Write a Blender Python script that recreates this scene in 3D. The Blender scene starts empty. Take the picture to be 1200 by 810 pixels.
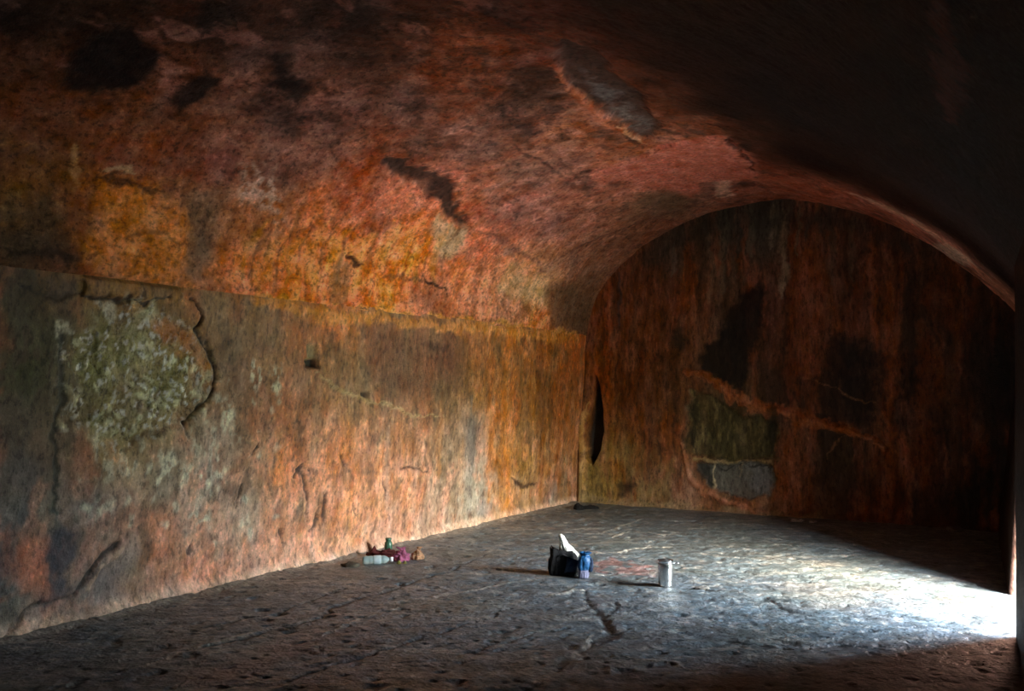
import bpy, bmesh, math, random
import numpy as np
from mathutils import Vector, Matrix

scene = bpy.context.scene
COL = scene.collection
random.seed(7)

# ------------------------------------------------------------------ camera
FPX, CX, CY, EYE = 1038.0, 600.0, 405.0, 1.25
PITCH = math.atan(55 / FPX); YAW = math.atan(613 / FPX)
cam_data = bpy.data.cameras.new('camera')
cam_data.sensor_width = 36.0
cam_data.lens = 36.0 * FPX / 1200.0
cam_data.clip_start = 0.02
cam = bpy.data.objects.new('camera', cam_data)
COL.objects.link(cam)
cam.location = (0, 0, EYE)
cam.rotation_euler = (math.pi / 2 + PITCH, 0, YAW)
scene.camera = cam

# ------------------------------------------------------------------ view, world, daylight
scene.view_settings.view_transform = 'Standard'
scene.view_settings.look = 'None'
scene.view_settings.exposure = 1.7
scene.view_settings.gamma = 1.0
scene.view_settings.use_curve_mapping = False
scene.cycles.use_denoising = True
scene.cycles.max_bounces = 12
scene.cycles.diffuse_bounces = 8
scene.cycles.glossy_bounces = 4
scene.cycles.caustics_reflective = True
scene.cycles.sample_clamp_indirect = 8.0
scene.cycles.blur_glossy = 0.5

world = bpy.data.worlds.new('daylight'); scene.world = world
world.use_nodes = True
wn = world.node_tree; wn.nodes.clear()
w_out = wn.nodes.new('ShaderNodeOutputWorld')
w_bg = wn.nodes.new('ShaderNodeBackground')
w_sky = wn.nodes.new('ShaderNodeTexSky')
w_sky.sky_type = 'NISHITA'; w_sky.sun_disc = False
w_sky.sun_elevation = math.radians(34); w_sky.sun_rotation = math.radians(115)
w_sky.dust_density = 4.0; w_sky.air_density = 1.2
w_mix = wn.nodes.new('ShaderNodeMixRGB'); w_mix.inputs[0].default_value = 0.72
w_mix.inputs[2].default_value = (0.74, 0.87, 1.0, 1)      # thin cloud veil
w_gain = wn.nodes.new('ShaderNodeMixRGB'); w_gain.blend_type = 'MULTIPLY'; w_gain.inputs[0].default_value = 1.0
w_gain.inputs[2].default_value = (0.30, 0.30, 0.30, 1)
wn.links.new(w_sky.outputs[0], w_gain.inputs[1])
wn.links.new(w_gain.outputs[0], w_mix.inputs[1])
wn.links.new(w_mix.outputs[0], w_bg.inputs[0])
w_bg.inputs[1].default_value = WORLD_STRENGTH = 26.0
wn.links.new(w_bg.outputs[0], w_out.inputs[0])

def area_light(name, loc, direction, sx, sy, power, color, portal=False, spread=180):
    l = bpy.data.lights.new(name, 'AREA'); l.shape = 'RECTANGLE'; l.size = sx; l.size_y = sy
    l.energy = power; l.color = color; l.spread = math.radians(spread)
    if portal: l.cycles.is_portal = True
    o = bpy.data.objects.new(name, l); COL.objects.link(o)
    o.location = loc
    o.rotation_euler = Vector(direction).to_track_quat('-Z', 'Y').to_euler()
    return o

# doorway in the right wall
DOOR_Y0, DOOR_Y1, DOOR_H, DOOR_DEPTH = 5.26, 6.34, 1.78, 0.80
area_light('doorway_portal', (0.72, 5.80, 0.93), (-1, 0, 0), 1.25, 1.86, 1.0, (1, 1, 1), portal=True)
# ------------------------------------------------------------------ pixel of the photo -> ray -> point on a surface
_r = np.array([math.cos(YAW), math.sin(YAW), 0.0])
_f0 = np.array([-math.sin(YAW), math.cos(YAW), 0.0])
_fw = _f0 * math.cos(PITCH) + np.array([0, 0, math.sin(PITCH)])
_up = -_f0 * math.sin(PITCH) + np.array([0, 0, math.cos(PITCH)])
EYEP = np.array([0, 0, EYE])
def ray(x, y): return _fw + _r * (x - CX) / FPX - _up * (y - CY) / FPX
def at_floor(x, y):
    d = ray(x, y); p = EYEP + d * (-EYE / d[2]); return p

# ------------------------------------------------------------------ the chamber's shape
Y_END, Y_NEAR, Z_SPRING = 9.17, -1.3, 1.89
def left_x(z): return -4.56 + 0.075 * np.minimum(z, Z_SPRING)
def right_x(y, z):
    k = np.interp(y, [5.2, 6.34, Y_END], [0.02, 0.085, 0.125])
    return 0.161 - 0.0535 * y + k * z
PROF = np.array([(-4.42, 1.88), (-4.385, 2.06), (-4.30, 2.30), (-4.16, 2.50), (-3.93, 2.72), (-3.62, 2.93), (-3.2, 3.11), (-2.75, 3.21), (-2.3, 3.235),
                 (-1.9, 3.18), (-1.5, 3.05), (-1.15, 2.88), (-0.85, 2.68), (-0.54, 2.42), (-0.30, 2.17), (-0.16, 2.00), (-0.09, 1.89)])
def _smooth_profile(P, n=400):
    # Catmull-Rom through the points, then even spacing
    Q = np.vstack([2 * P[0] - P[1], P, 2 * P[-1] - P[-2]]); out = []
    for i in range(1, len(Q) - 2):
        p0, p1, p2, p3 = Q[i - 1], Q[i], Q[i + 1], Q[i + 2]
        for t in np.linspace(0, 1, 24, endpoint=False):
            out.append(0.5 * (2 * p1 + (p2 - p0) * t + (2 * p0 - 5 * p1 + 4 * p2 - p3) * t * t + (3 * p1 - p0 - 3 * p2 + p3) * t ** 3))
    out.append(Q[-2]); out = np.array(out)
    s = np.r_[0, np.cumsum(np.hypot(*np.diff(out, axis=0).T))]
    t = np.linspace(0, s[-1], n)
    return np.c_[np.interp(t, s, out[:, 0]), np.interp(t, s, out[:, 1])], t, s[-1]
PRO, PRO_T, ARC = _smooth_profile(PROF)
def vault_xz(y, t):
    """point of the vault at y and arc length t (0 left spring .. ARC right spring)"""
    x = np.interp(t, PRO_T, PRO[:, 0]); z = np.interp(t, PRO_T, PRO[:, 1])
    xl = -4.42; w0 = -0.09 - xl
    w = right_x(y, Z_SPRING) - xl
    return xl + (x - xl) * (w / w0), z
def at_left(x, y):       # -> (Y, z)
    d = ray(x, y); z = 1.0
    for _ in range(6):
        s = left_x(z) / d[0]; z = EYE + s * d[2]
    return np.array([s * d[1], z])
def at_end(x, y):        # -> (X, z)
    d = ray(x, y); s = Y_END / d[1]; return np.array([s * d[0], EYE + s * d[2]])
def at_vault(x, y):      # -> (Y, t)
    d = ray(x, y); S = np.linspace(0.3, 14, 6000); P = EYEP + S[:, None] * d
    T = PRO_T; best = None
    # first crossing of the profile
    xl = -4.42; w = (right_x(P[:, 1], Z_SPRING) - xl) / (-0.09 - xl)
    xs = xl + (P[:, 0] - xl) / w
    zt = np.interp(xs, PRO[:, 0], PRO[:, 1])
    out = (P[:, 2] > zt) & (P[:, 2] > Z_SPRING) | (xs < xl) | (xs > -0.09)
    i = int(np.argmax(out)) if out.any() else len(S) - 1
    t = np.interp(np.clip(xs[i], xl, -0.09), PRO[:, 0], PRO_T)
    if abs(xs[i] - xl) < 0.15:   # steep part near the spring: use height
        m = PRO_T < 1.2; t = np.interp(P[i, 2], PRO[m, 1], PRO_T[m])
    return np.array([P[i, 1], t])

# ------------------------------------------------------------------ noise
def _hash(ix, iy, seed):
    h = (ix.astype(np.int64) * 374761393 + iy.astype(np.int64) * 668265263 + seed * 974634777) & 0xffffffff
    h = ((h ^ (h >> 13)) * 1274126177) & 0xffffffff
    return ((h ^ (h >> 16)) & 0xffffff) / float(0xffffff)
def vnoise(x, y, seed=0):
    x0 = np.floor(x); y0 = np.floor(y); fx = x - x0; fy = y - y0
    fx = fx * fx * fx * (fx * (fx * 6 - 15) + 10); fy = fy * fy * fy * (fy * (fy * 6 - 15) + 10)
    a = _hash(x0, y0, seed); b = _hash(x0 + 1, y0, seed); c = _hash(x0, y0 + 1, seed); d = _hash(x0 + 1, y0 + 1, seed)
    return (a + (b - a) * fx) * (1 - fy) + (c + (d - c) * fx) * fy
def fbm(x, y, oct=5, seed=0, gain=0.5, lac=2.03):
    v = 0; a = 1; n = 0
    c, s = math.cos(0.6), math.sin(0.6)
    for k in range(oct):
        v = v + a * vnoise(x, y, seed + 17 * k); n += a; a *= gain
        x, y = (c * x - s * y) * lac + 3.1, (s * x + c * y) * lac + 1.7
    return v / n * 2 - 1          # -1..1
def ridged(x, y, oct=4, seed=0):
    v = 0; a = 1; n = 0
    for k in range(oct):
        v = v + a * (1 - np.abs(vnoise(x, y, seed + 31 * k) * 2 - 1)); n += a; a *= 0.5; x = x * 2.1 + 5; y = y * 2.1 + 9
    return v / n
def worley(x, y, seed=0):
    """distance to nearest feature and the cell's random value"""
    x0 = np.floor(x); y0 = np.floor(y); best = np.full(x.shape, 9.0); second = np.full(x.shape, 9.0); idv = np.zeros(x.shape)
    for dx in (-1, 0, 1):
        for dy in (-1, 0, 1):
            cx = x0 + dx; cy = y0 + dy
            px = cx + _hash(cx, cy, seed); py = cy + _hash(cx, cy, seed + 5)
            d = np.hypot(px - x, py - y); r = _hash(cx, cy, seed + 9)
            m = d < best
            second = np.where(m, best, np.minimum(second, d)); idv = np.where(m, r, idv); best = np.where(m, d, best)
    return best, second, idv
def sstep(a, b, x):
    t = np.clip((x - a) / (b - a), 0, 1); return t * t * (3 - 2 * t)
def lin(c):
    c = np.array(c, float) / 255.0
    return np.where(c <= 0.04045, c / 12.92, ((c + 0.055) / 1.055) ** 2.4)

# ------------------------------------------------------------------ painting weathering into surface coordinates (u, v)
def poly_sd(U, V, pts):
    """signed distance (positive inside) to a closed polygon given in surface coordinates"""
    pts = np.asarray(pts, float); n = len(pts); d = np.full(U.shape, 1e9); inside = np.zeros(U.shape, bool)
    for i in range(n):
        a = pts[i]; b = pts[(i + 1) % n]; e = b - a
        t = np.clip(((U - a[0]) * e[0] + (V - a[1]) * e[1]) / max(e @ e, 1e-12), 0, 1)
        d = np.minimum(d, np.hypot(U - a[0] - t * e[0], V - a[1] - t * e[1]))
        c = (a[1] > V) != (b[1] > V)
        with np.errstate(divide='ignore', invalid='ignore'):
            xi = (b[0] - a[0]) * (V - a[1]) / (b[1] - a[1] if b[1] != a[1] else 1e-9) + a[0]
        inside ^= c & (U < xi)
    return np.where(inside, d, -d)
def line_d(U, V, pts):
    pts = np.asarray(pts, float); d = np.full(U.shape, 1e9); tt = np.zeros(U.shape); n = len(pts) - 1
    for i in range(n):
        a = pts[i]; b = pts[i + 1]; e = b - a
        t = np.clip(((U - a[0]) * e[0] + (V - a[1]) * e[1]) / max(e @ e, 1e-12), 0, 1)
        q = np.hypot(U - a[0] - t * e[0], V - a[1] - t * e[1]); m = q < d
        d = np.where(m, q, d); tt = np.where(m, (i + t) / n, tt)
    return d, tt

class Surf:
    """weathering state of one surface on a regular grid of surface coordinates"""
    def __init__(s, U, V, at, seed, warp=0.06):
        s.U, s.V, s.at, s.seed = U, V, at, seed; s.gain = np.ones(3)
        s.wu = U + warp * fbm(U * 4, V * 4, 4, seed) + warp * .35 * fbm(U * 19, V * 19, 3, seed + 3)
        s.wv = V + warp * fbm(U * 4, V * 4, 4, seed + 50) + warp * .35 * fbm(U * 19, V * 19, 3, seed + 53)
        s.rag = 1.5 * fbm(U * 11, V * 11, 5, seed + 77); s.wid = np.clip(1 + .9 * fbm(U * 13, V * 13, 3, seed + 79), .35, 1.6)
        s.col = np.zeros(U.shape + (3,)); s.rough = np.full(U.shape, 0.6); s.h = np.zeros(U.shape)
    def base(s, samples, power=3.0, stretch=(1, 1)):
        """control samples (px, py, colour): inverse distance blend in warped surface coordinates"""
        W = np.zeros(s.U.shape); A = np.zeros(s.col.shape)
        for px, py, c in samples:
            u, v = s.at(px, py)
            d2 = ((s.wu - u) * stretch[0]) ** 2 + ((s.wv - v) * stretch[1]) ** 2 + 2e-4
            w = d2 ** (-power / 2); W += w; A += w[..., None] * lin(c)
        s.col = A / W[..., None]
    def mix(s, m, c):
        m = np.clip(m, 0, 1)[..., None]; s.col = s.col * (1 - m) + np.minimum(lin(c) * s.gain, .8) * m
    def mul(s, m, k):
        s.col = s.col * (1 - np.clip(m, 0, 1) * (1 - k))[..., None]
    def poly(s, pix, c, soft=0.03, op=1.0, rough=None, h=None, hsoft=0.02, tex=None, warp=True):
        P = [s.at(*p) for p in pix]
        sd = poly_sd(s.wu if warp else s.U, s.wv if warp else s.V, P)
        if warp: sd = sd + (.014 + soft * .5) * s.rag
        m = sstep(-soft, soft, sd) * op
        if tex is not None: m = m * tex
        if c is not None: s.mix(m, c)
        if rough is not None: s.rough = s.rough * (1 - m) + rough * m
        if h is not None: s.h += h * sstep(-hsoft, hsoft, sd)
        return m
    def stroke(s, pix, w, c, op=1.0, taper=True, rough=None, h=None, hw=None, warp=True, soft=0.6):
        P = [s.at(*p) for p in pix]
        d, t = line_d(s.wu if warp else s.U, s.wv if warp else s.V, P)
        ww = w * (np.sin(np.pi * np.clip(t, .06, .94)) ** .5 if taper else 1.0) * (s.wid if warp else 1)
        m = (1 - sstep(ww * (1 - soft), ww * (1 + soft * .5), d)) * op
        if c is not None: s.mix(m, c)
        if rough is not None: s.rough = s.rough * (1 - m) + rough * m
        if h is not None:
            h = h * (.6 if h < 0 else 1); hw = (hw or w) * s.wid; hh = hw * (np.sin(np.pi * np.clip(t, .06, .94)) ** .5 if taper else 1.0)
            s.h += h * (1 - sstep(0, 1, d / np.maximum(hh, 1e-4)))
        return m
    def step(s, pix, h, w, side=(0, 1)):
        """a ledge: the surface beyond the line (towards side) is raised by h and eases back over w"""
        P = np.array([s.at(*p) for p in pix]); d, t = line_d(s.wu, s.wv, P)
        i = np.clip((t * (len(P) - 1)).astype(int), 0, len(P) - 2); a = P[i]; e = P[i + 1] - a
        cr = e[..., 0] * (s.wv - a[..., 1]) - e[..., 1] * (s.wu - a[..., 0])
        end = np.sin(np.pi * np.clip(t, 0, 1)) ** .4
        s.h += h * end * np.where(cr * (1 if side[1] > 0 else -1) > 0, np.exp(-d / w), -0.3 * np.exp(-d / (w * .3)))

# ------------------------------------------------------------------ materials
def mat(name, color=(.5, .5, .5), rough=0.6, metal=0.0, alpha=None, trans=0.0, noise=0.0, nscale=30, bump=0.0, bscale=60, sheen=0.0, ior=1.45, coat=0.0):
    m = bpy.data.materials.new(name); m.use_nodes = True; nt = m.node_tree; b = nt.nodes['Principled BSDF']
    c = list(lin(color)) + [1] if max(color) > 1.0 else list(color) + [1]
    b.inputs['Base Color'].default_value = c; b.inputs['Roughness'].default_value = rough; b.inputs['Metallic'].default_value = metal
    b.inputs['IOR'].default_value = ior; b.inputs['Transmission Weight'].default_value = trans
    b.inputs['Coat Weight'].default_value = coat; b.inputs['Sheen Weight'].default_value = sheen
    tc = nt.nodes.new('ShaderNodeTexCoord')
    if noise:
        n = nt.nodes.new('ShaderNodeTexNoise'); n.inputs['Scale'].default_value = nscale; n.inputs['Detail'].default_value = 5
        r = nt.nodes.new('ShaderNodeMapRange'); r.inputs['From Min'].default_value = .3; r.inputs['From Max'].default_value = .7
        r.inputs['To Min'].default_value = 1 - noise; r.inputs['To Max'].default_value = 1 + noise
        mx = nt.nodes.new('ShaderNodeVectorMath'); mx.operation = 'SCALE'; mx.inputs[0].default_value = c[:3]
        nt.links.new(tc.outputs['Object'], n.inputs['Vector']); nt.links.new(n.outputs[0], r.inputs[0]); nt.links.new(r.outputs[0], mx.inputs['Scale']); nt.links.new(mx.outputs[0], b.inputs['Base Color'])
    if bump:
        n = nt.nodes.new('ShaderNodeTexNoise'); n.inputs['Scale'].default_value = bscale; n.inputs['Detail'].default_value = 4
        bp = nt.nodes.new('ShaderNodeBump'); bp.inputs['Strength'].default_value = bump; bp.inputs['Distance'].default_value = .01
        nt.links.new(tc.outputs['Object'], n.inputs['Vector']); nt.links.new(n.outputs[0], bp.inputs['Height']); nt.links.new(bp.outputs[0], b.inputs['Normal'])
    return m

def rock_material(name, stretch=(1, 1, 1), var=0.35, bump=0.5, bscale=22.0, fine=90.0, rvar=0.15, coat=0.0, spec=0.5, chips=0.4, fleck_dark=.5, fleck_light=1.55):
    """weathered granite: stain colour and polish come from the surface's own attributes, grain and chips from noise"""
    m = bpy.data.materials.new(name); m.use_nodes = True; nt = m.node_tree; N = nt.nodes; L = nt.links; b = N['Principled BSDF']
    b.inputs['Specular IOR Level'].default_value = spec
    tc = N.new('ShaderNodeTexCoord'); mp = N.new('ShaderNodeMapping'); mp.inputs['Scale'].default_value = stretch
    L.new(tc.outputs['Object'], mp.inputs['Vector'])
    a = N.new('ShaderNodeAttribute'); a.attribute_name = 'stain'
    ar = N.new('ShaderNodeAttribute'); ar.attribute_name = 'polish'
    def noise(sc, det, vec=mp, rough=.6):
        n = N.new('ShaderNodeTexNoise'); n.inputs['Scale'].default_value = sc; n.inputs['Detail'].default_value = det; n.inputs['Roughness'].default_value = rough
        L.new(vec.outputs[0] if vec is mp else tc.outputs['Object'], n.inputs['Vector']); return n
    def rng(src, f0, f1, t0, t1):
        r = N.new('ShaderNodeMapRange'); r.inputs['From Min'].default_value = f0; r.inputs['From Max'].default_value = f1
        r.inputs['To Min'].default_value = t0; r.inputs['To Max'].default_value = t1; L.new(src, r.inputs[0]); return r
    n1 = noise(9, 8); n2 = noise(55, 6, tc, .7)
    r1 = rng(n1.outputs[0], .3, .7, 1 - var, 1 + var); r2 = rng(n2.outputs[0], .3, .7, 1 - var * .8, 1 + var * .8)
    mu = N.new('ShaderNodeMath'); mu.operation = 'MULTIPLY'; L.new(r1.outputs[0], mu.inputs[0]); L.new(r2.outputs[0], mu.inputs[1])
    sc = N.new('ShaderNodeVectorMath'); sc.operation = 'SCALE'; L.new(a.outputs['Color'], sc.inputs[0]); L.new(mu.outputs[0], sc.inputs['Scale'])
    # mineral flecks: crisp dark and pale crumbs
    nf = noise(34, 9, mp, .68); fd = rng(nf.outputs[0], .40, .47, fleck_dark, 1.0); fl = rng(nf.outputs[0], .56, .64, 1.0, fleck_light)
    mf = N.new('ShaderNodeMath'); mf.operation = 'MULTIPLY'; L.new(fd.outputs[0], mf.inputs[0]); L.new(fl.outputs[0], mf.inputs[1])
    sf = N.new('ShaderNodeVectorMath'); sf.operation = 'SCALE'; L.new(sc.outputs[0], sf.inputs[0]); L.new(mf.outputs[0], sf.inputs['Scale']); sc = sf
    # hue drift
    n3 = noise(14, 6, tc); hs = N.new('ShaderNodeHueSaturation'); rh = rng(n3.outputs[0], .3, .7, .492, .508); rs = rng(n1.outputs[0], .3, .7, 1.15, .85)
    L.new(rh.outputs[0], hs.inputs['Hue']); L.new(rs.outputs[0], hs.inputs['Saturation']); L.new(sc.outputs[0], hs.inputs['Color']); L.new(hs.outputs[0], b.inputs['Base Color'])
    # roughness
    rr = rng(n2.outputs[0], .3, .7, -rvar, rvar); ad = N.new('ShaderNodeMath'); ad.operation = 'ADD'; ad.use_clamp = True
    L.new(ar.outputs['Fac'], ad.inputs[0]); L.new(rr.outputs[0], ad.inputs[1]); L.new(ad.outputs[0], b.inputs['Roughness'])
    # bump: chips + grain
    v = N.new('ShaderNodeTexVoronoi'); v.feature = 'F1'; v.inputs['Scale'].default_value = bscale; v.inputs['Randomness'].default_value = 1
    nd = noise(6, 3, tc); vm = N.new('ShaderNodeVectorMath'); vm.operation = 'SCALE'; vm.inputs['Scale'].default_value = .25
    va = N.new('ShaderNodeVectorMath'); va.operation = 'ADD'; L.new(nd.outputs['Color'], vm.inputs[0]); L.new(vm.outputs[0], va.inputs[0]); L.new(mp.outputs[0], va.inputs[1]); L.new(va.outputs[0], v.inputs['Vector'])
    n4 = noise(fine, 6, tc, .65)
    mm = N.new('ShaderNodeMath'); mm.operation = 'MULTIPLY_ADD'; L.new(v.outputs['Distance'], mm.inputs[0]); mm.inputs[1].default_value = chips; L.new(n4.outputs[0], mm.inputs[2])
    n5 = noise(bscale * .6, 8, mp, .6)
    m2 = N.new('ShaderNodeMath'); m2.operation = 'MULTIPLY_ADD'; L.new(n5.outputs[0], m2.inputs[0]); m2.inputs[1].default_value = 2.2; L.new(mm.outputs[0], m2.inputs[2])
    bp = N.new('ShaderNodeBump'); bp.inputs['Strength'].default_value = bump; bp.inputs['Distance'].default_value = .012
    L.new(m2.outputs[0], bp.inputs['Height']); L.new(bp.outputs[0], b.inputs['Normal'])
    return m

def grid_mesh(name, P, material, S=None, flip=False, smooth=True, kind='structure'):
    n, m = P.shape[:2]
    me = bpy.data.meshes.new(name)
    idx = np.arange(n * m).reshape(n, m)
    q = np.stack([idx[:-1, :-1], idx[1:, :-1], idx[1:, 1:], idx[:-1, 1:]], -1).reshape(-1, 4)
    if flip: q = q[:, ::-1]
    me.vertices.add(n * m); me.vertices.foreach_set('co', P.reshape(-1).astype(np.float32))
    me.loops.add(q.size); me.loops.foreach_set('vertex_index', q.reshape(-1).astype(np.int32))
    me.polygons.add(len(q)); me.polygons.foreach_set('loop_start', np.arange(0, q.size, 4, dtype=np.int32))
    me.polygons.foreach_set('use_smooth', np.full(len(q), smooth))
    me.update(calc_edges=True); me.validate()
    if S is not None:
        c = me.color_attributes.new('stain', 'FLOAT_COLOR', 'POINT')
        c.data.foreach_set('color', np.concatenate([np.clip(S.col, .002, .9), np.ones(S.U.shape + (1,))], -1).reshape(-1).astype(np.float32))
        r = me.attributes.new('polish', 'FLOAT', 'POINT'); r.data.foreach_set('value', np.clip(S.rough, .08, .95).reshape(-1).astype(np.float32))
    me.materials.append(material)
    o = bpy.data.objects.new(name, me); COL.objects.link(o)
    if kind: o['kind'] = kind
    return o
def edge_taper(A, lo, hi, w): return sstep(0, w, A - lo) * sstep(0, w, hi - A)

# ================================================================== LEFT WALL
def axis(a, b, step, fine=None):
    """grid line positions; fine = (lo, hi, step) gives a denser stretch"""
    if not fine: return np.linspace(a, b, max(2, int(round((b - a) / step)) + 1))
    lo, hi, fs = fine; parts = []
    if lo > a: parts.append(np.linspace(a, lo, max(2, int((lo - a) / step) + 1))[:-1])
    parts.append(np.linspace(lo, hi, int((hi - lo) / fs) + 1))
    if b > hi: parts.append(np.linspace(hi, b, max(2, int((b - hi) / step) + 1))[1:])
    return np.concatenate(parts)
def build_left():
    yy = np.concatenate([np.linspace(Y_NEAR, 2.2, 60)[:-1], np.linspace(2.2, 4.2, 251)[:-1], np.linspace(4.2, Y_END + .03, 360)])
    zz = np.linspace(-0.03, Z_SPRING + .02, 182)
    U, V = np.meshgrid(yy, zz, indexing='ij')
    S = Surf(U, V, at_left, 11)
    S.h = 0.016 * fbm(U * 1.1, V * 1.3, 4, 5) + 0.007 * fbm(U * 5, V * 4, 4, 8) + 0.0035 * ridged(U * 11, V * 7, 4, 9)
    paint_left(S)
    t = edge_taper(V, -1, Z_SPRING, 0.03)
    X = left_x(V) + S.h * t
    P = np.stack([X, U, V], -1)
    return grid_mesh('wall_left', P, M_WALL_LEFT, S)
def build_end():
    xx = np.linspace(-4.62, 0.06, 430); zz = np.linspace(-0.03, 3.34, 320)
    U, V = np.meshgrid(xx, zz, indexing='ij')
    S = Surf(U, V, at_end, 23)
    S.h = 0.02 * fbm(U * 1.2, V * 1.0, 4, 25) + 0.006 * fbm(U * 6, V * 3, 4, 28) + 0.003 * ridged(U * 13, V * 5, 4, 29)
    paint_end(S)
    P = np.stack([U, Y_END - S.h, V], -1)
    return grid_mesh('wall_end', P, M_WALL_END, S)
def build_vault():
    yy = np.concatenate([np.linspace(Y_NEAR, .6, 50)[:-1], np.linspace(.6, 4.5, 330)[:-1], np.linspace(4.5, Y_END + .03, 270)])
    tt = np.concatenate([np.linspace(0, 3.3, 300)[:-1], np.linspace(3.3, ARC, 130)])
    U, V = np.meshgrid(yy, tt, indexing='ij')
    S = Surf(U, V, at_vault, 37)
    S.h = 0.028 * fbm(U * 0.9, V * 1.1, 4, 35) + 0.010 * fbm(U * 4 + V * 2, V * 5 - U * 2, 4, 38) + 0.004 * ridged(U * 9 + V * 7, V * 9 - U * 7, 4, 39)
    paint_vault(S)
    e = 1e-3
    x, z = vault_xz(U, V); x1, z1 = vault_xz(U, np.minimum(V + e, ARC)); x0, z0 = vault_xz(U, np.maximum(V - e, 0))
    tx, tz = x1 - x0, z1 - z0; l = np.hypot(tx, tz); nx, nz = tz / l, -tx / l      # inward normal
    h = S.h * sstep(0, .03, V) * sstep(0, .30, ARC - V)
    P = np.stack([x + nx * h, U, z + nz * h], -1)
    return grid_mesh('ceiling', P, M_VAULT, S)
def build_right():
    # wall pierced by the doorway, jambs leaning together a little
    objs = []
    def patch(name, y0, y1, z0, z1, ny, nz, shape):
        a = np.linspace(0, 1, ny); b = np.linspace(0, 1, nz); A, B = np.meshgrid(a, b, indexing='ij')
        Yv, Zv = shape(A, B); return Yv, Zv
    top = DOOR_H
    def near_jamb(z): return DOOR_Y0 + 0.07 * np.clip(z, 0, top) / top
    def far_jamb(z): return DOOR_Y1 - 0.07 * np.clip(z, 0, top) / top
    ys = np.concatenate([np.linspace(Y_NEAR, DOOR_Y0, 120), np.linspace(DOOR_Y0, DOOR_Y1, 30)[1:-1], np.linspace(DOOR_Y1, Y_END + .03, 90)])
    zs = np.concatenate([np.linspace(-.03, top, 90), np.linspace(top, Z_SPRING + .06, 12)[1:]])
    U, V = np.meshgrid(ys, zs, indexing='ij')
    # slide the door columns with the jamb lean
    k = np.clip(V / top, 0, 1) * 0.07
    Uw = U + np.where(U <= DOOR_Y0, k * sstep(DOOR_Y0 - .8, DOOR_Y0, U), 0) + np.where(U >= DOOR_Y1, -k * (1 - sstep(DOOR_Y1, DOOR_Y1 + .8, U)), 0)
    mid = (U > DOOR_Y0) & (U < DOOR_Y1)
    Uw = np.where(mid, near_jamb(V) + (U - DOOR_Y0) / (DOOR_Y1 - DOOR_Y0) * (far_jamb(V) - near_jamb(V)), Uw)
    S = Surf(U, V, at_floor, 51)
    S.h = 0.010 * fbm(U * 2, V * 2, 4, 55) + 0.004 * fbm(U * 9, V * 9, 3, 56)
    S.h *= 1 - 0.8 * np.exp(-np.minimum(np.abs(U - DOOR_Y0), np.abs(U - DOOR_Y1)) / .1)
    paint_right(S)
    X = right_x(U, V) - S.h * edge_taper(V, -1, Z_SPRING, .03)
    P = np.stack([X, Uw, V], -1)
    n, m = U.shape
    idx = np.arange(n * m).reshape(n, m)
    q = np.stack([idx[:-1, :-1], idx[:-1, 1:], idx[1:, 1:], idx[1:, :-1]], -1)
    i0 = int(np.where(ys <= DOOR_Y0 + 1e-6)[0][-1]); i1 = int(np.where(ys >= DOOR_Y1 - 1e-6)[0][0]); j1 = int(np.where(zs >= top - 1e-6)[0][0])
    keep = np.ones(q.shape[:2], bool); keep[i0:i1, :j1] = False
    faces = q[keep].tolist()
    verts = P.reshape(-1, 3).tolist(); cols = S.col.reshape(-1, 3).tolist(); ro = S.rough.reshape(-1).tolist()
    # reveal: the rim of the opening drawn back through the rock, flaring slightly
    rim = [idx[i0, j] for j in range(0, j1 + 1)] + [idx[i, j1] for i in range(i0 + 1, i1)] + [idx[i1, j] for j in range(j1, -1, -1)]
    prev = rim
    for k in range(1, 25):
        f = k / 24; row = []
        for r in rim:
            x, y, z = P.reshape(-1, 3)[r]
            side = -1 if y < (DOOR_Y0 + DOOR_Y1) / 2 else 1
            wob = 0.008 * (random.random() - .5)
            verts.append([x + DOOR_DEPTH * f, y + side * 0.05 * f + wob, z + (0.05 * f if z > top - .01 else 0) + wob]); cols.append(list(lin((140, 108, 96)))); ro.append(.5); row.append(len(verts) - 1)
        for a in range(len(rim) - 1): faces.append([prev[a], prev[a + 1], row[a + 1], row[a]])
        prev = row
    me = bpy.data.meshes.new('wall_right'); me.from_pydata(verts, [], faces); me.update()
    for p in me.polygons: p.use_smooth = True
    c = me.color_attributes.new('stain', 'FLOAT_COLOR', 'POINT'); c.data.foreach_set('color', np.c_[np.array(cols), np.ones(len(cols))].reshape(-1).astype(np.float32))
    r = me.attributes.new('polish', 'FLOAT', 'POINT'); r.data.foreach_set('value', np.array(ro, np.float32))
    me.materials.append(M_WALL_RIGHT)
    o = bpy.data.objects.new('wall_right', me); COL.objects.link(o); o['kind'] = 'structure'
def build_floor():
    xx = np.linspace(-4.62, 1.0, 520)
    yy = np.concatenate([np.linspace(Y_NEAR, 1.8, 50)[:-1], np.linspace(1.8, 4.6, 350)[:-1], np.linspace(4.6, Y_END + .05, 380)])
    U, V = np.meshgrid(xx, yy, indexing='ij')
    S = Surf(U, V, lambda x, y: at_floor(x, y)[:2], 71)
    a = U * .8 + V * .6; b = -U * .6 + V * .8
    S.h = 0.008 * fbm(U * .9, V * .9, 3, 75) + 0.004 * fbm(a * 1.5, b * 5, 4, 78) + 0.005 * fbm(U * 13, V * 13, 4, 79) - 0.003 * sstep(.6, .8, ridged(a * 3, b * 8, 3, 80))
    paint_floor(S)
    S.h = S.h - FLOOR_FLAT(U, V) * S.h
    P = np.stack([U, V, S.h], -1)
    return grid_mesh('floor', P, M_FLOOR, S, flip=False)
def FLOOR_FLAT(U, V):
    m = np.zeros(U.shape)
    for (x, y, r) in REST: m = np.maximum(m, 1 - sstep(r, r + .08, np.hypot(U - x, V - y)))
    return m
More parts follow.
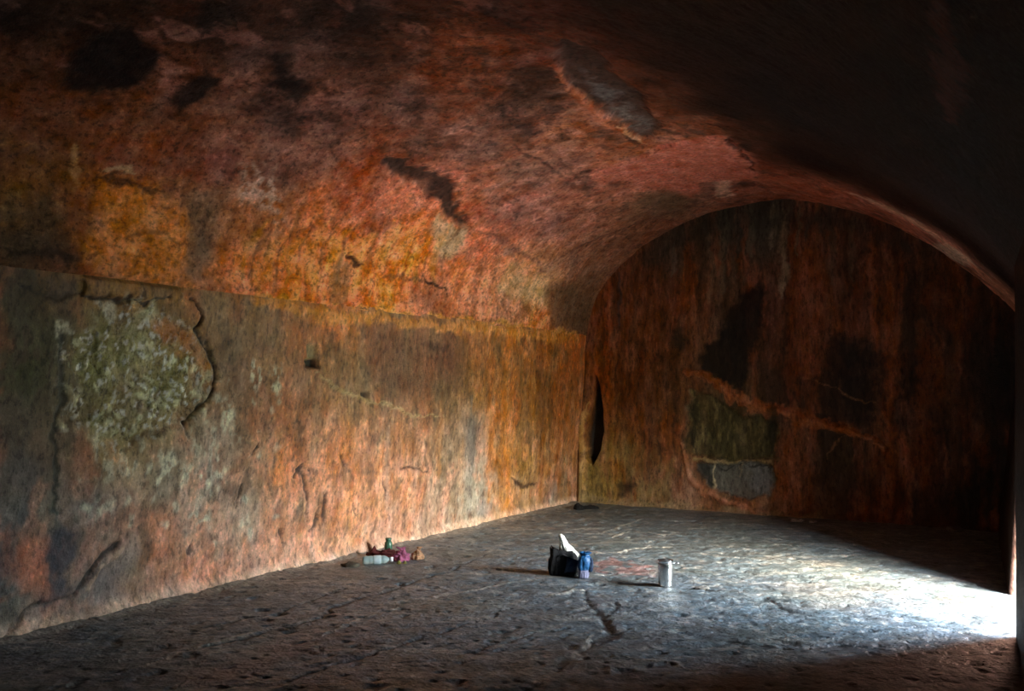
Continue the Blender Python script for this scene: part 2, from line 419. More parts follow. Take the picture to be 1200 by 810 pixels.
def build_near():
    # wall behind the camera closing the chamber
    n = 60; xs = np.linspace(-4.62, .45, n); zs = np.linspace(-.03, 3.34, 40)
    U, V = np.meshgrid(xs, zs, indexing='ij'); S = Surf(U, V, at_end, 91)
    S.col[:] = lin((92, 66, 48)); S.h = .02 * fbm(U * 2, V * 2, 4, 92)
    P = np.stack([U, Y_NEAR + S.h, V], -1)
    return grid_mesh('wall_near', P, M_WALL_END, S, flip=True)
# ================================================================== WEATHERING AND PAINTED LIGHT
M_WALL_LEFT = rock_material('polished_stained_granite', stretch=(1, 1, .55), var=.26, bump=.55, bscale=20, rvar=.12)
M_WALL_END = rock_material('soot_streaked_granite', stretch=(1, 1, .35), var=.30, bump=.5, bscale=16, rvar=.12, spec=.22)
M_VAULT = rock_material('vault_granite', stretch=(1, .8, 1), var=.28, bump=.5, bscale=14, rvar=.12, spec=.14)
M_WALL_RIGHT = rock_material('dark_granite', var=.25, bump=.5, spec=.08)
M_FLOOR = rock_material('worn_floor_granite', stretch=(1, 1, 1), var=.32, bump=.55, bscale=26, fine=70, rvar=.18, chips=.8, spec=.6, fleck_dark=.45, fleck_light=1.75)
GAIN_LEFT, GAIN_VAULT, GAIN_END, GAIN_FLOOR = np.array([1.80, 1.72, 1.60]), np.array([2.15, 1.95, 2.1]), np.array([2.1, 2.15, 2.0]), 1.2
def streaks(S, seed, fu=28, fv=1.3, amount=.35, mask=1.0):
    n = fbm(S.wu * fu, S.wv * fv, 4, seed)
    k = 1 + amount * n * 1.6 * mask; S.col *= np.clip(k, .3, 1.8)[..., None]
def mottling(S, seed, f=7, amount=.3):
    n = fbm(S.U * f, S.V * f, 5, seed); S.col *= np.clip(1 + amount * n * 1.8, .3, 1.9)[..., None]
def hue_blobs(S, seed, c, f=3, lo=.15, hi=.45, op=.5, fu=1.0, fv=1.0, mask=1.0):
    n = fbm(S.wu * f * fu, S.wv * f * fv, 5, seed); S.mix(sstep(lo, hi, n) * op * mask, c)

LEFT = [(10, 325, (62, 58, 40)), (60, 330, (82, 66, 42)), (110, 335, (126, 94, 48)), (160, 340, (138, 100, 50)), (205, 345, (128, 96, 52)), (250, 350, (116, 92, 62)), (300, 365, (118, 92, 66)),
 (345, 385, (140, 92, 60)), (395, 372, (186, 112, 58)), (450, 400, (122, 84, 62)), (520, 412, (112, 74, 54)), (560, 395, (150, 98, 58)), (600, 400, (168, 104, 50)), (640, 410, (148, 88, 40)), (670, 410, (160, 88, 36)),
 (20, 380, (62, 60, 42)), (60, 400, (66, 64, 44)), (30, 440, (62, 66, 44)), (110, 380, (112, 100, 66)), (110, 430, (112, 112, 74)), (160, 400, (126, 122, 92)), (200, 445, (124, 114, 82)), (170, 470, (120, 114, 84)), (213, 405, (140, 96, 52)), (205, 370, (116, 88, 56)),
 (270, 400, (112, 90, 66)), (280, 440, (132, 102, 82)), (320, 420, (130, 98, 72)), (330, 470, (148, 98, 72)), (390, 420, (132, 98, 66)), (420, 450, (134, 104, 76)), (465, 440, (112, 82, 62)), (520, 460, (120, 92, 64)), (560, 450, (136, 98, 56)), (598, 470, (160, 100, 48)), (640, 450, (138, 92, 42)), (630, 500, (142, 98, 46)), (662, 500, (140, 86, 38)),
 (20, 500, (84, 76, 66)), (25, 555, (88, 82, 82)), (50, 520, (96, 80, 66)), (95, 545, (122, 96, 82)), (130, 505, (130, 122, 88)), (165, 530, (140, 118, 88)), (185, 570, (140, 122, 106)), (240, 560, (150, 132, 120)), (270, 520, (138, 116, 102)), (300, 540, (158, 108, 78)), (300, 500, (146, 100, 74)), (340, 555, (184, 116, 72)), (365, 520, (160, 108, 78)), (395, 560, (176, 114, 74)), (430, 530, (160, 110, 80)), (480, 520, (142, 100, 72)), (480, 560, (160, 114, 84)), (525, 540, (124, 104, 84)),
 (553, 520, (112, 102, 96)), (560, 575, (128, 122, 112)), (588, 540, (142, 92, 44)), (615, 545, (136, 104, 60)), (640, 560, (150, 108, 66)), (660, 560, (120, 94, 66)), (645, 582, (120, 108, 100)),
 (20, 610, (78, 78, 82)), (45, 600, (104, 98, 96)), (55, 660, (156, 100, 80)), (100, 600, (112, 106, 106)), (140, 615, (146, 116, 104)), (110, 690, (112, 102, 98)), (150, 660, (124, 106, 98)), (185, 630, (176, 116, 88)), (165, 695, (150, 116, 98)), (230, 620, (160, 126, 108)), (235, 670, (178, 122, 98)), (290, 600, (150, 128, 112)), (300, 650, (178, 132, 112)), (350, 610, (184, 128, 96)), (350, 645, (176, 130, 108)), (400, 600, (180, 122, 84)), (400, 640, (188, 140, 112)), (450, 590, (168, 120, 90)), (450, 630, (156, 120, 102)), (500, 590, (140, 114, 96)), (500, 622, (130, 108, 94)), (550, 605, (122, 112, 98)), (590, 585, (156, 112, 68)), (620, 590, (138, 112, 84)),
 (40, 725, (122, 104, 94)), (8, 700, (72, 76, 78)), (0, 660, (70, 72, 78))]
def paint_left(S):
    S.gain = GAIN_LEFT; S.base(LEFT, 3.2, (1.3, .9)); S.col *= GAIN_LEFT  # far low samples are darkened to hold back strong door light there
    S.rough[:] = .52 + .08 * fbm(S.U * 3, S.V * 3, 3, 1)
    near = sstep(4.6, 3.6, S.U)                        # older, more broken polish in the first metres
    S.rough -= .10 * near
    hue_blobs(S, 101, (150, 84, 52), 4, .1, .5, .35, 1.3, .7)
    hue_blobs(S, 102, (132, 128, 118), 5, .2, .5, .35, 1.4, .6, sstep(1.1, .4, S.V))
    hue_blobs(S, 104, (92, 84, 66), 5, .15, .5, .4, 1.5, .6)
    hue_blobs(S, 105, (176, 122, 98), 7, .1, .45, .4, 1.2, .8, sstep(1.3, .6, S.V))
    hue_blobs(S, 106, (66, 52, 42), 11, .22, .5, .5, 1.0, .7)
    streaks(S, 110, 26, 1.6, .22, sstep(4.2, 6.5, S.U) * .8 + .35)
    mottling(S, 111, 9, .22)
    # broad streaks at the far end
    for (x, y0, y1, w, c, op) in [(575, 395, 600, .10, (176, 108, 50), .4), (596, 400, 590, .12, (186, 116, 52), .45), (612, 420, 560, .10, (112, 84, 44), .5), (634, 400, 570, .13, (116, 68, 32), .55), (655, 396, 570, .12, (160, 94, 42), .4), (668, 400, 575, .10, (150, 92, 44), .4),
                                  (645, 410, 560, .05, (84, 60, 34), .5), (552, 470, 600, .09, (104, 100, 98), .55), (540, 500, 600, .05, (150, 118, 88), .5), (515, 470, 560, .07, (150, 104, 66), .5), (455, 500, 600, .05, (128, 112, 104), .4)]:
        S.stroke([(x, y0), (x - 1, (y0 + y1) / 2), (x - 2, y1)], w, c, op, soft=.9)
    # carved springing line: a raised fillet, rubbed orange
    S.stroke([(0, 301), (90, 317), (215, 334), (300, 348)], .035, (128, 88, 46), .5, taper=False, h=.004)
    S.stroke([(300, 350), (380, 366), (470, 377), (560, 384), (620, 390), (676, 396)], .05, (206, 122, 60), .75, taper=False, h=.006)
    S.stroke([(0, 296), (90, 311), (150, 322), (215, 331), (240, 334)], .018, (34, 26, 18), .75, h=-.02, hw=.02)
    S.stroke([(20, 333), (60, 338), (90, 339)], .02, (30, 24, 16), .7, h=-.015)
    # block edge
    S.stroke([(94, 342), (118, 346), (140, 351), (166, 354), (196, 351)], .022, (22, 18, 10), .9, h=-.035, hw=.03)
    S.poly([(92, 316), (215, 336), (214, 352), (196, 352), (140, 350), (94, 342)], None, h=.02, hsoft=.012)
    S.stroke([(162, 335), (168, 342), (166, 350)], .014, (40, 30, 16), .7, h=-.01)
    # spalled hollow with pale chips, the doorway's glints painted into their colour
    zone = [(118, 352), (150, 356), (180, 360), (205, 372), (225, 395), (246, 424), (250, 446), (236, 474), (212, 500), (186, 508), (150, 526), (118, 520), (92, 500), (74, 505), (70, 450), (74, 410), (96, 388), (112, 376)]
    m = S.poly(zone, None, .07, 1, h=-.014, hsoft=.05, rough=.30)
    sdz = sstep(0, .12, poly_sd(S.wu, S.wv, [S.at(*p) for p in zone]))
    w1, w2, wi = worley(S.wu * 15, S.wv * 15, 201); w3, w4, wj = worley(S.wu * 30, S.wv * 24, 207)
    S.h += m * ((wi - .5) * .020 * sstep(0, .25, w2 - w1) + (wj - .5) * .010)
    S.mul(m * sstep(.12, .0, w2 - w1) * .5, .45)
    S.mix(sstep(0, .4, fbm(S.U * 4, S.V * 4, 4, 205)) * m * .55, (104, 106, 62))
    bias = .16 * fbm(S.U * 5, S.V * 5, 3, 209)
    f1 = sstep(.60, .70, wi + bias) * sstep(.50, .22, w1 + .25 * fbm(S.U * 50, S.V * 50, 2, 210)) * m
    f2 = sstep(.62, .72, wj + bias) * sstep(.50, .25, w3 + .2 * fbm(S.U * 80, S.V * 80, 2, 211)) * m
    S.mix(f1 * .75, (190, 188, 156)); S.mix(f2 * .85, (212, 210, 184)); S.rough -= .12 * np.maximum(f1, f2)
    S.poly([(120, 352), (138, 354), (140, 372), (124, 378)], (206, 202, 170), .02, .6)
    S.poly([(158, 362), (184, 364), (190, 378), (170, 384)], (190, 182, 156), .03, .5)
    S.poly([(196, 370), (225, 392), (246, 424), (240, 440), (222, 418), (196, 398), (172, 388)], (148, 92, 44), .03, .75)
    # pale salt drips and chips
    rnd = random.Random(4)
    for (x, y, a, b) in [(242, 478, 5, 26), (266, 484, 7, 22), (250, 520, 5, 36), (228, 520, 5, 26), (150, 545, 10, 14), (186, 548, 12, 20), (240, 575, 9, 22), (252, 465, 6, 10), (265, 455, 5, 8), (200, 545, 8, 12), (182, 580, 10, 10), (125, 545, 6, 8), (116, 520, 6, 16), (300, 430, 5, 12), (322, 440, 6, 16), (298, 440, 5, 14), (68, 385, 5, 10), (212, 560, 6, 12),
                         (262, 545, 7, 18), (236, 600, 7, 12), (120, 590, 8, 10), (275, 505, 4, 14)]:
        pts = [(x + a * math.cos(t) * rnd.uniform(.6, 1.2), y + b * math.sin(t) * rnd.uniform(.6, 1.2)) for t in np.linspace(0, 2 * math.pi, 9)[:-1]]
        S.poly(pts, (182, 176, 162), .03, rnd.uniform(.7, .95), rough=.3, tex=sstep(-.15, .2, fbm(S.U * 30, S.V * 18, 3, 240)))
    for _ in range(110):
        x = rnd.uniform(80, 330); y = rnd.uniform(440, 640); a = rnd.uniform(1.5, 4); b = a * rnd.uniform(1, 2.6)
        pts = [(x + a * math.cos(t) * rnd.uniform(.6, 1.3), y + b * math.sin(t) * rnd.uniform(.6, 1.3)) for t in np.linspace(0, 2 * math.pi, 7)[:-1]]
        S.poly(pts, (190, 182, 166) if rnd.random() < .6 else (96, 66, 50), .015, rnd.uniform(.3, .6))
    # flaking scabs over the lower wall
    w1, w2, wi = worley(S.wu * 9, S.wv * 7, 301)
    S.h += .006 * (wi - .5) * sstep(0, .2, w2 - w1) * sstep(1.5, .6, S.V)
    S.mul(sstep(.07, .0, w2 - w1) * sstep(.1, .5, fbm(S.U * 2, S.V * 2, 3, 302)) * sstep(1.4, .8, S.V), .62)
    # big crack
    S.stroke([(226, 350), (236, 362), (240, 372), (233, 386), (240, 402), (246, 418), (253, 436), (250, 452), (243, 468), (230, 482), (216, 496)], .022, (24, 16, 10), .95, h=-.06, hw=.04)
    S.step([(226, 350), (240, 372), (233, 386), (246, 418), (253, 436), (243, 468), (216, 496)], .02, .12, (0, -1))
    S.stroke([(216, 496), (218, 508), (222, 514)], .012, (50, 34, 22), .7, h=-.02)
    S.stroke([(140, 530), (160, 520), (178, 512), (200, 500)], .015, (66, 48, 28), .6, h=-.015)
    # vertical joint near the left edge, stained teal lower down
    S.stroke([(69, 395), (68, 440), (66, 480), (64, 540), (62, 600)], .016, (34, 40, 34), .8, taper=False, h=-.015)
    S.stroke([(64, 600), (62, 640), (58, 690)], .03, (40, 54, 58), .6)
    S.poly([(56, 618), (84, 622), (88, 655), (80, 690), (52, 706), (50, 660)], (30, 44, 60), .06, .85)
    S.poly([(96, 655), (150, 668), (146, 702), (96, 706)], (74, 72, 76), .08, .6)
    S.poly([(20, 640), (48, 638), (52, 690), (24, 700)], (176, 108, 82), .06, .6)
    # low crack
    S.stroke([(138, 636), (128, 648), (112, 660), (102, 672), (92, 688)], .022, (34, 30, 28), .9, h=-.04, hw=.035)
    S.stroke([(92, 688), (70, 700), (48, 708), (30, 716), (14, 736), (0, 750)], .020, (48, 42, 38), .8, h=-.03, hw=.035)
    S.stroke([(146, 640), (134, 654), (118, 668), (106, 684)], .02, (176, 150, 132), .5, h=.01)
    # cracks in the middle
    for pts, w in [([(356, 545), (350, 556), (358, 570), (362, 588), (360, 604), (364, 618)], .014), ([(380, 584), (379, 600), (377, 618)], .022), ([(372, 596), (372, 610), (366, 626)], .016), ([(284, 566), (280, 580), (276, 592)], .016), ([(398, 538), (402, 552)], .016), ([(432, 464), (420, 470)], .012),
                   ([(346, 560), (354, 552), (362, 556)], .012), ([(410, 586), (416, 602)], .012), ([(300, 520), (296, 534)], .012), ([(468, 548), (490, 552), (500, 548)], .012), ([(230, 640), (226, 655)], .014), ([(330, 620), (334, 640)], .014), ([(448, 560), (452, 580)], .01), ([(600, 560), (612, 572), (628, 566)], .02)]:
        S.stroke(pts, w, (46, 28, 20), .85, h=-.03, hw=w * 1.7)
    # socket holes
    S.poly([(359, 404), (371, 404), (372, 422), (360, 422)], (98, 96, 68), .02, .8, h=-.03, hsoft=.012, warp=False)
    S.poly([(357, 422), (372, 421), (372, 431), (358, 430)], (14, 10, 8), .012, .98, h=-.07, hsoft=.012, warp=False)
    S.poly([(422, 460), (431, 460), (431, 466), (423, 466)], (18, 12, 8), .012, .95, h=-.05, hsoft=.012, warp=False)
    # stepped fracture below the sockets
    S.stroke([(366, 434), (382, 446), (398, 458), (424, 466), (450, 474), (480, 484), (520, 488)], .018, (160, 142, 104), .5, h=.008)
    S.step([(366, 434), (398, 458), (424, 466), (480, 484), (520, 488)], .016, .2, (0, 1))
    S.poly([(425, 385), (480, 388), (560, 394), (545, 440), (520, 470), (470, 470), (430, 450)], (98, 66, 50), .10, .45)
    S.poly([(494, 400), (525, 402), (520, 412), (498, 410)], (60, 38, 32), .03, .7)
    S.poly([(545, 560), (580, 555), (584, 605), (550, 616), (520, 615)], (150, 148, 138), .10, .5, tex=sstep(-.3, .3, fbm(S.U * 9, S.V * 9, 4, 280)))
    S.poly([(560, 590), (580, 588), (576, 606), (556, 610)], (96, 98, 104), .05, .5)
    # plaster-pale foot of the wall
    foot = sstep(.09, .02, S.V + .03 * fbm(S.U * 5, S.V * 2, 3, 290)); S.mix(foot * .55, (176, 150, 132))
    S.h += .03 * sstep(.10, .0, S.V) * (1 + fbm(S.U * 6, S.V * 6, 3, 291))

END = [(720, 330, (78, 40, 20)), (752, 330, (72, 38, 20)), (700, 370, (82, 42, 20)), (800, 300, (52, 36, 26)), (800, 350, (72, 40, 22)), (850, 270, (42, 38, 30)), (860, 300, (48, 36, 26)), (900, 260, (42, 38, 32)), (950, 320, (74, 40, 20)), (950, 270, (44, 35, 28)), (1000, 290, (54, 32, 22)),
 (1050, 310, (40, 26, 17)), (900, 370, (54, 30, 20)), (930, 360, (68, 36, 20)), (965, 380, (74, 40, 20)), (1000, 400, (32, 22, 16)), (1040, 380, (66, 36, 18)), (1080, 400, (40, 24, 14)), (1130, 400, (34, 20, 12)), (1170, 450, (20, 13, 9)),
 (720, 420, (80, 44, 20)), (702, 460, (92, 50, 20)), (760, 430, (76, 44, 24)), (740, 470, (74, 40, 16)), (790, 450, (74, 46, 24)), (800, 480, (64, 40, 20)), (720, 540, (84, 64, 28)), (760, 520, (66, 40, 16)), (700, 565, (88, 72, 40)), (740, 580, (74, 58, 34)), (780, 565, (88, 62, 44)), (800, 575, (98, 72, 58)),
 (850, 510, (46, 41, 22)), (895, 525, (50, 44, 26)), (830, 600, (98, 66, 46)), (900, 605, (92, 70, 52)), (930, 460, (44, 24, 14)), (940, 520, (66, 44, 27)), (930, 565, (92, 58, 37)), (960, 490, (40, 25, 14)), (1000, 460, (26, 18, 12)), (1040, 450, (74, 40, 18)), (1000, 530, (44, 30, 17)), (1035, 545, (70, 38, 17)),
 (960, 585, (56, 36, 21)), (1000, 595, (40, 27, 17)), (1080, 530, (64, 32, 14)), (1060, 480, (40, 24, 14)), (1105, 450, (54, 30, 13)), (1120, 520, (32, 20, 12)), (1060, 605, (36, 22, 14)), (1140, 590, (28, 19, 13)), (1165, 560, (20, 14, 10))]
def paint_end(S):
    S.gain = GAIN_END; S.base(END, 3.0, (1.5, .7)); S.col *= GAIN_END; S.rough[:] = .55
    hue_blobs(S, 401, (104, 52, 24), 3, .05, .45, .35, 2.4, .5)
    streaks(S, 405, 30, 1.3, .38); streaks(S, 406, 11, .6, .25); mottling(S, 407, 8, .22)
    # run-off streaks
    for (x, y0, y1, w, c, op) in [(735, 300, 430, .05, (96, 50, 26), .5), (712, 315, 470, .05, (120, 56, 22), .55), (768, 290, 420, .04, (88, 48, 26), .5), (790, 300, 400, .05, (70, 34, 22), .5), (830, 300, 420, .05, (92, 52, 30), .4), (726, 318, 380, .03, (40, 36, 40), .6),
                                  (915, 245, 350, .055, (92, 82, 66), .75), (902, 240, 290, .05, (76, 70, 58), .7), (880, 245, 300, .05, (66, 62, 52), .6), (935, 240, 300, .03, (86, 78, 64), .5), (845, 260, 345, .05, (66, 60, 48), .6), (832, 275, 350, .04, (78, 66, 50), .5), (865, 255, 300, .05, (34, 34, 28), .8), (912, 235, 262, .02, (22, 22, 20), .8), (790, 285, 320, .03, (70, 68, 62), .5),
                                  (955, 265, 480, .10, (86, 44, 20), .55), (948, 400, 610, .06, (92, 52, 28), .5), (975, 260, 330, .05, (58, 50, 42), .5), (1000, 250, 330, .04, (64, 54, 44), .45), (1040, 330, 610, .07, (98, 50, 22), .6), (1082, 380, 560, .08, (80, 40, 16), .55), (1118, 330, 600, .06, (62, 34, 16), .6), (1128, 340, 420, .03, (50, 30, 20), .5),
                                  (925, 380, 480, .05, (84, 44, 24), .5), (930, 470, 590, .05, (106, 66, 42), .5), (745, 490, 600, .05, (100, 58, 24), .4), (700, 420, 470, .06, (122, 58, 20), .5), (762, 450, 545, .08, (64, 34, 14), .6), (780, 460, 560, .05, (90, 54, 28), .4), (1062, 300, 420, .06, (34, 24, 18), .5)]:
        S.stroke([(x, y0), (x + 1, (y0 + y1) / 2), (x, y1)], w, c, op, soft=.8)
    # soot blotches
    blk = (7, 7, 7)
    S.poly([(888, 332), (896, 345), (892, 378), (884, 410), (878, 440), (872, 466), (862, 450), (840, 447), (816, 440), (820, 420), (838, 396), (850, 372), (866, 348)], blk, .05, .9)
    S.poly([(786, 386), (796, 384), (802, 400), (796, 412), (786, 408)], (22, 20, 14), .04, .8)
    S.poly([(976, 392), (1018, 396), (1038, 418), (1036, 470), (1014, 498), (992, 496), (966, 470), (966, 420)], (20, 13, 10), .06, .8, tex=.65 + .35 * sstep(-.3, .3, fbm(S.U * 14, S.V * 14, 3, 430)))
    S.poly([(1056, 414), (1078, 412), (1080, 468), (1062, 474), (1052, 450)], (22, 15, 10), .05, .75)
    S.poly([(960, 506), (992, 508), (990, 560), (962, 560)], (26, 20, 12), .06, .6)
    S.poly([(890, 430), (915, 436), (920, 478), (896, 470)], (26, 18, 12), .05, .6)
    S.poly([(935, 440), (956, 444), (955, 476), (940, 478)], (28, 18, 12), .05, .6)
    S.poly([(740, 300), (790, 268), (850, 245), (930, 238), (1000, 250), (1060, 275), (1080, 295), (1000, 272), (930, 262), (860, 275), (800, 292), (760, 318)], (30, 28, 24), .10, .6)
    # sloping rib of sound rock and the broken panel under it
    rib = [(806, 436), (824, 442), (842, 450), (858, 462), (870, 472), (890, 480), (915, 486), (940, 492), (975, 500), (1010, 512), (1036, 524)]
    S.stroke(rib, .08, (104, 62, 34), .95, h=.035, hw=.08, taper=True, soft=.4)
    S.poly([(808, 462), (830, 462), (850, 476), (872, 488), (912, 498), (912, 536), (870, 540), (840, 538), (808, 532)], (44, 42, 24), .03, .75, h=-.035, hsoft=.025, rough=.7)
    S.mix(S.poly([(808, 462), (830, 462), (850, 476), (872, 488), (912, 498), (912, 536), (870, 540), (840, 538), (808, 532)], None, .04) * sstep(-.1, .45, fbm(S.U * 26, S.V * 9, 5, 440)) * .5, (84, 78, 48))
    for x in (814, 905): S.stroke([(x, 470), (x, 500), (x + 1, 534)], .04, (18, 18, 12), .75)
    S.stroke([(812, 540), (840, 542), (870, 543), (906, 540)], .022, (118, 104, 76), .7, taper=False, h=.012)
    S.poly([(816, 545), (906, 543), (905, 562), (898, 580), (882, 586), (860, 580), (836, 572), (824, 562)], (72, 73, 70), .02, .9, h=-.04, hsoft=.018, rough=.5)
    S.poly([(814, 545), (830, 547), (834, 568), (820, 560)], (24, 24, 22), .02, .8)
    S.poly([(876, 548), (902, 546), (900, 576), (884, 582)], (92, 98, 104), .04, .6)
    S.stroke([(834, 544), (834, 570)], .012, (150, 140, 118), .8, taper=False)
    S.stroke([(868, 545), (867, 560)], .010, (104, 96, 80), .6, taper=False)
    S.stroke([(838, 546), (850, 552), (862, 546)], .010, (16, 16, 14), .7); S.stroke([(866, 546), (884, 548), (900, 545)], .010, (16, 16, 14), .7)
    S.stroke([(802, 520), (802, 548), (812, 566), (832, 580), (858, 590), (880, 598), (900, 602)], .045, (128, 84, 62), .75, h=.02, hw=.06)
    S.stroke([(910, 545), (910, 570), (902, 590)], .05, (120, 80, 52), .55)
    S.stroke([(806, 560), (800, 585), (796, 600)], .05, (112, 80, 62), .5)
    for pts in [[(935, 440), (970, 452), (1000, 462), (1024, 472)], [(968, 540), (980, 524), (988, 512)], [(936, 504), (946, 520)], [(720, 470), (728, 462), (720, 480)]]:
        S.stroke(pts, .012, (96, 66, 40), .5)
    # low, greenish damp zone
    S.poly([(690, 520), (800, 530), (800, 600), (672, 596)], (96, 84, 48), .15, .35, tex=sstep(-.3, .4, fbm(S.U * 9, S.V * 5, 4, 450)))
    S.stroke([(690, 586), (740, 590), (800, 598), (900, 606), (960, 612)], .06, (100, 88, 66), .5, taper=False)
    S.poly([(722, 572), (745, 570), (742, 580), (724, 580)], (24, 16, 14), .03, .7)
    # deep spear-shaped cleft
    cl = [(698, 441), (702, 456), (705, 480), (706, 505), (702, 528), (694, 544), (688, 538), (687, 512), (691, 486), (695, 460)]
    S.poly(cl, (10, 8, 6), .014, .97, h=-.14, hsoft=.02, warp=False)
    S.stroke([(690, 470), (684, 500), (683, 540), (682, 575)], .035, (150, 116, 66), .5)
    # rounded meeting with vault and corners
    edge = np.minimum(np.abs(S.U - (-4.5)), 9); S.h += .05 * np.exp(-edge / .05)
    S.h += .03 * sstep(.08, 0, S.V)

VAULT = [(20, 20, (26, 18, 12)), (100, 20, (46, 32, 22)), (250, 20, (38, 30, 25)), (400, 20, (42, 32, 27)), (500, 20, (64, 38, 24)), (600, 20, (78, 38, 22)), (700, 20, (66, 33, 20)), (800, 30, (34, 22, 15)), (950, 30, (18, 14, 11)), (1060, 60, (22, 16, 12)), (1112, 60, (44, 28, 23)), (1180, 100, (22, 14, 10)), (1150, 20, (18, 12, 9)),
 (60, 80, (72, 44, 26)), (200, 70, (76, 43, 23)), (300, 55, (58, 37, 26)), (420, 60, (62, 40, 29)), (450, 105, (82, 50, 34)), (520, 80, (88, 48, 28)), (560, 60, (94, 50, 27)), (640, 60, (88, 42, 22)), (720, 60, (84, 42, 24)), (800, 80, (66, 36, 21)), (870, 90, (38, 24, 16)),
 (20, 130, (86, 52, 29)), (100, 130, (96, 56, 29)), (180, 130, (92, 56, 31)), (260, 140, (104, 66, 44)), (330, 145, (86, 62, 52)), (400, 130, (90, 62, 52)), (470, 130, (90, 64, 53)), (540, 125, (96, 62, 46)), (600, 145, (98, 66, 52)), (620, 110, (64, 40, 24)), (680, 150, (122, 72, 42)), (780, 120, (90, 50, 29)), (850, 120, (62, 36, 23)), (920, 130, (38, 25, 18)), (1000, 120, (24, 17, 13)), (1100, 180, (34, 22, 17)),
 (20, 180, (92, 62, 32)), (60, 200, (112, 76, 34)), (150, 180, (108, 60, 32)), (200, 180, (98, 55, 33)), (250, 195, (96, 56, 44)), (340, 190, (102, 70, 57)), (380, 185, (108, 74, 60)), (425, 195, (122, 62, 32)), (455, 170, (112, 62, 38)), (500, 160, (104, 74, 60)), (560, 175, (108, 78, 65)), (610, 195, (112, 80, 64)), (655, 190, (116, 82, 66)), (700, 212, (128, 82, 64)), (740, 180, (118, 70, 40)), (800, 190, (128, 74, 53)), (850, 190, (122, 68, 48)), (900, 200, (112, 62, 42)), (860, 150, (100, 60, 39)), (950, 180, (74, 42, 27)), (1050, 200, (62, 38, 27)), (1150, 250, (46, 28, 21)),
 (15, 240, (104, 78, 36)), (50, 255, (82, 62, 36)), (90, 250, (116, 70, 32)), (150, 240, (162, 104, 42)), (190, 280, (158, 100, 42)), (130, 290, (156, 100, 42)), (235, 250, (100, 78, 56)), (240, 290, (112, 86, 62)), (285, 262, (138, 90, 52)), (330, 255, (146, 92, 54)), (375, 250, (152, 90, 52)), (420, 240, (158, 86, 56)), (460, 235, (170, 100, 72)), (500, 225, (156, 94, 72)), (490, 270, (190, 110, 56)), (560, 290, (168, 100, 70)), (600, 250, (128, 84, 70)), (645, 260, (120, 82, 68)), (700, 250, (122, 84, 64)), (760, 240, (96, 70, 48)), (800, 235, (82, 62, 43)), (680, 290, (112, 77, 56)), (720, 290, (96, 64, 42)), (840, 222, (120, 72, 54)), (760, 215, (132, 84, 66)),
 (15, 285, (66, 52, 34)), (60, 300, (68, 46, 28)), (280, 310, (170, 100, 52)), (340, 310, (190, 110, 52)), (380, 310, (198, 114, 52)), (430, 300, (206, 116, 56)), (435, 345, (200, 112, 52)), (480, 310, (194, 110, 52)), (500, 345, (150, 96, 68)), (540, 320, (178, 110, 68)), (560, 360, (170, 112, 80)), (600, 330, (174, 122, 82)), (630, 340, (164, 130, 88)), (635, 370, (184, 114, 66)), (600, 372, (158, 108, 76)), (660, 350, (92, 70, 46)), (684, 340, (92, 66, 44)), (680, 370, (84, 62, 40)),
 (940, 222, (118, 66, 46)), (1000, 232, (132, 78, 58)), (1080, 268, (150, 96, 76)), (1120, 290, (160, 112, 92)), (1180, 345, (134, 98, 74)), (1030, 235, (110, 64, 46)), (1140, 290, (80, 52, 38))]
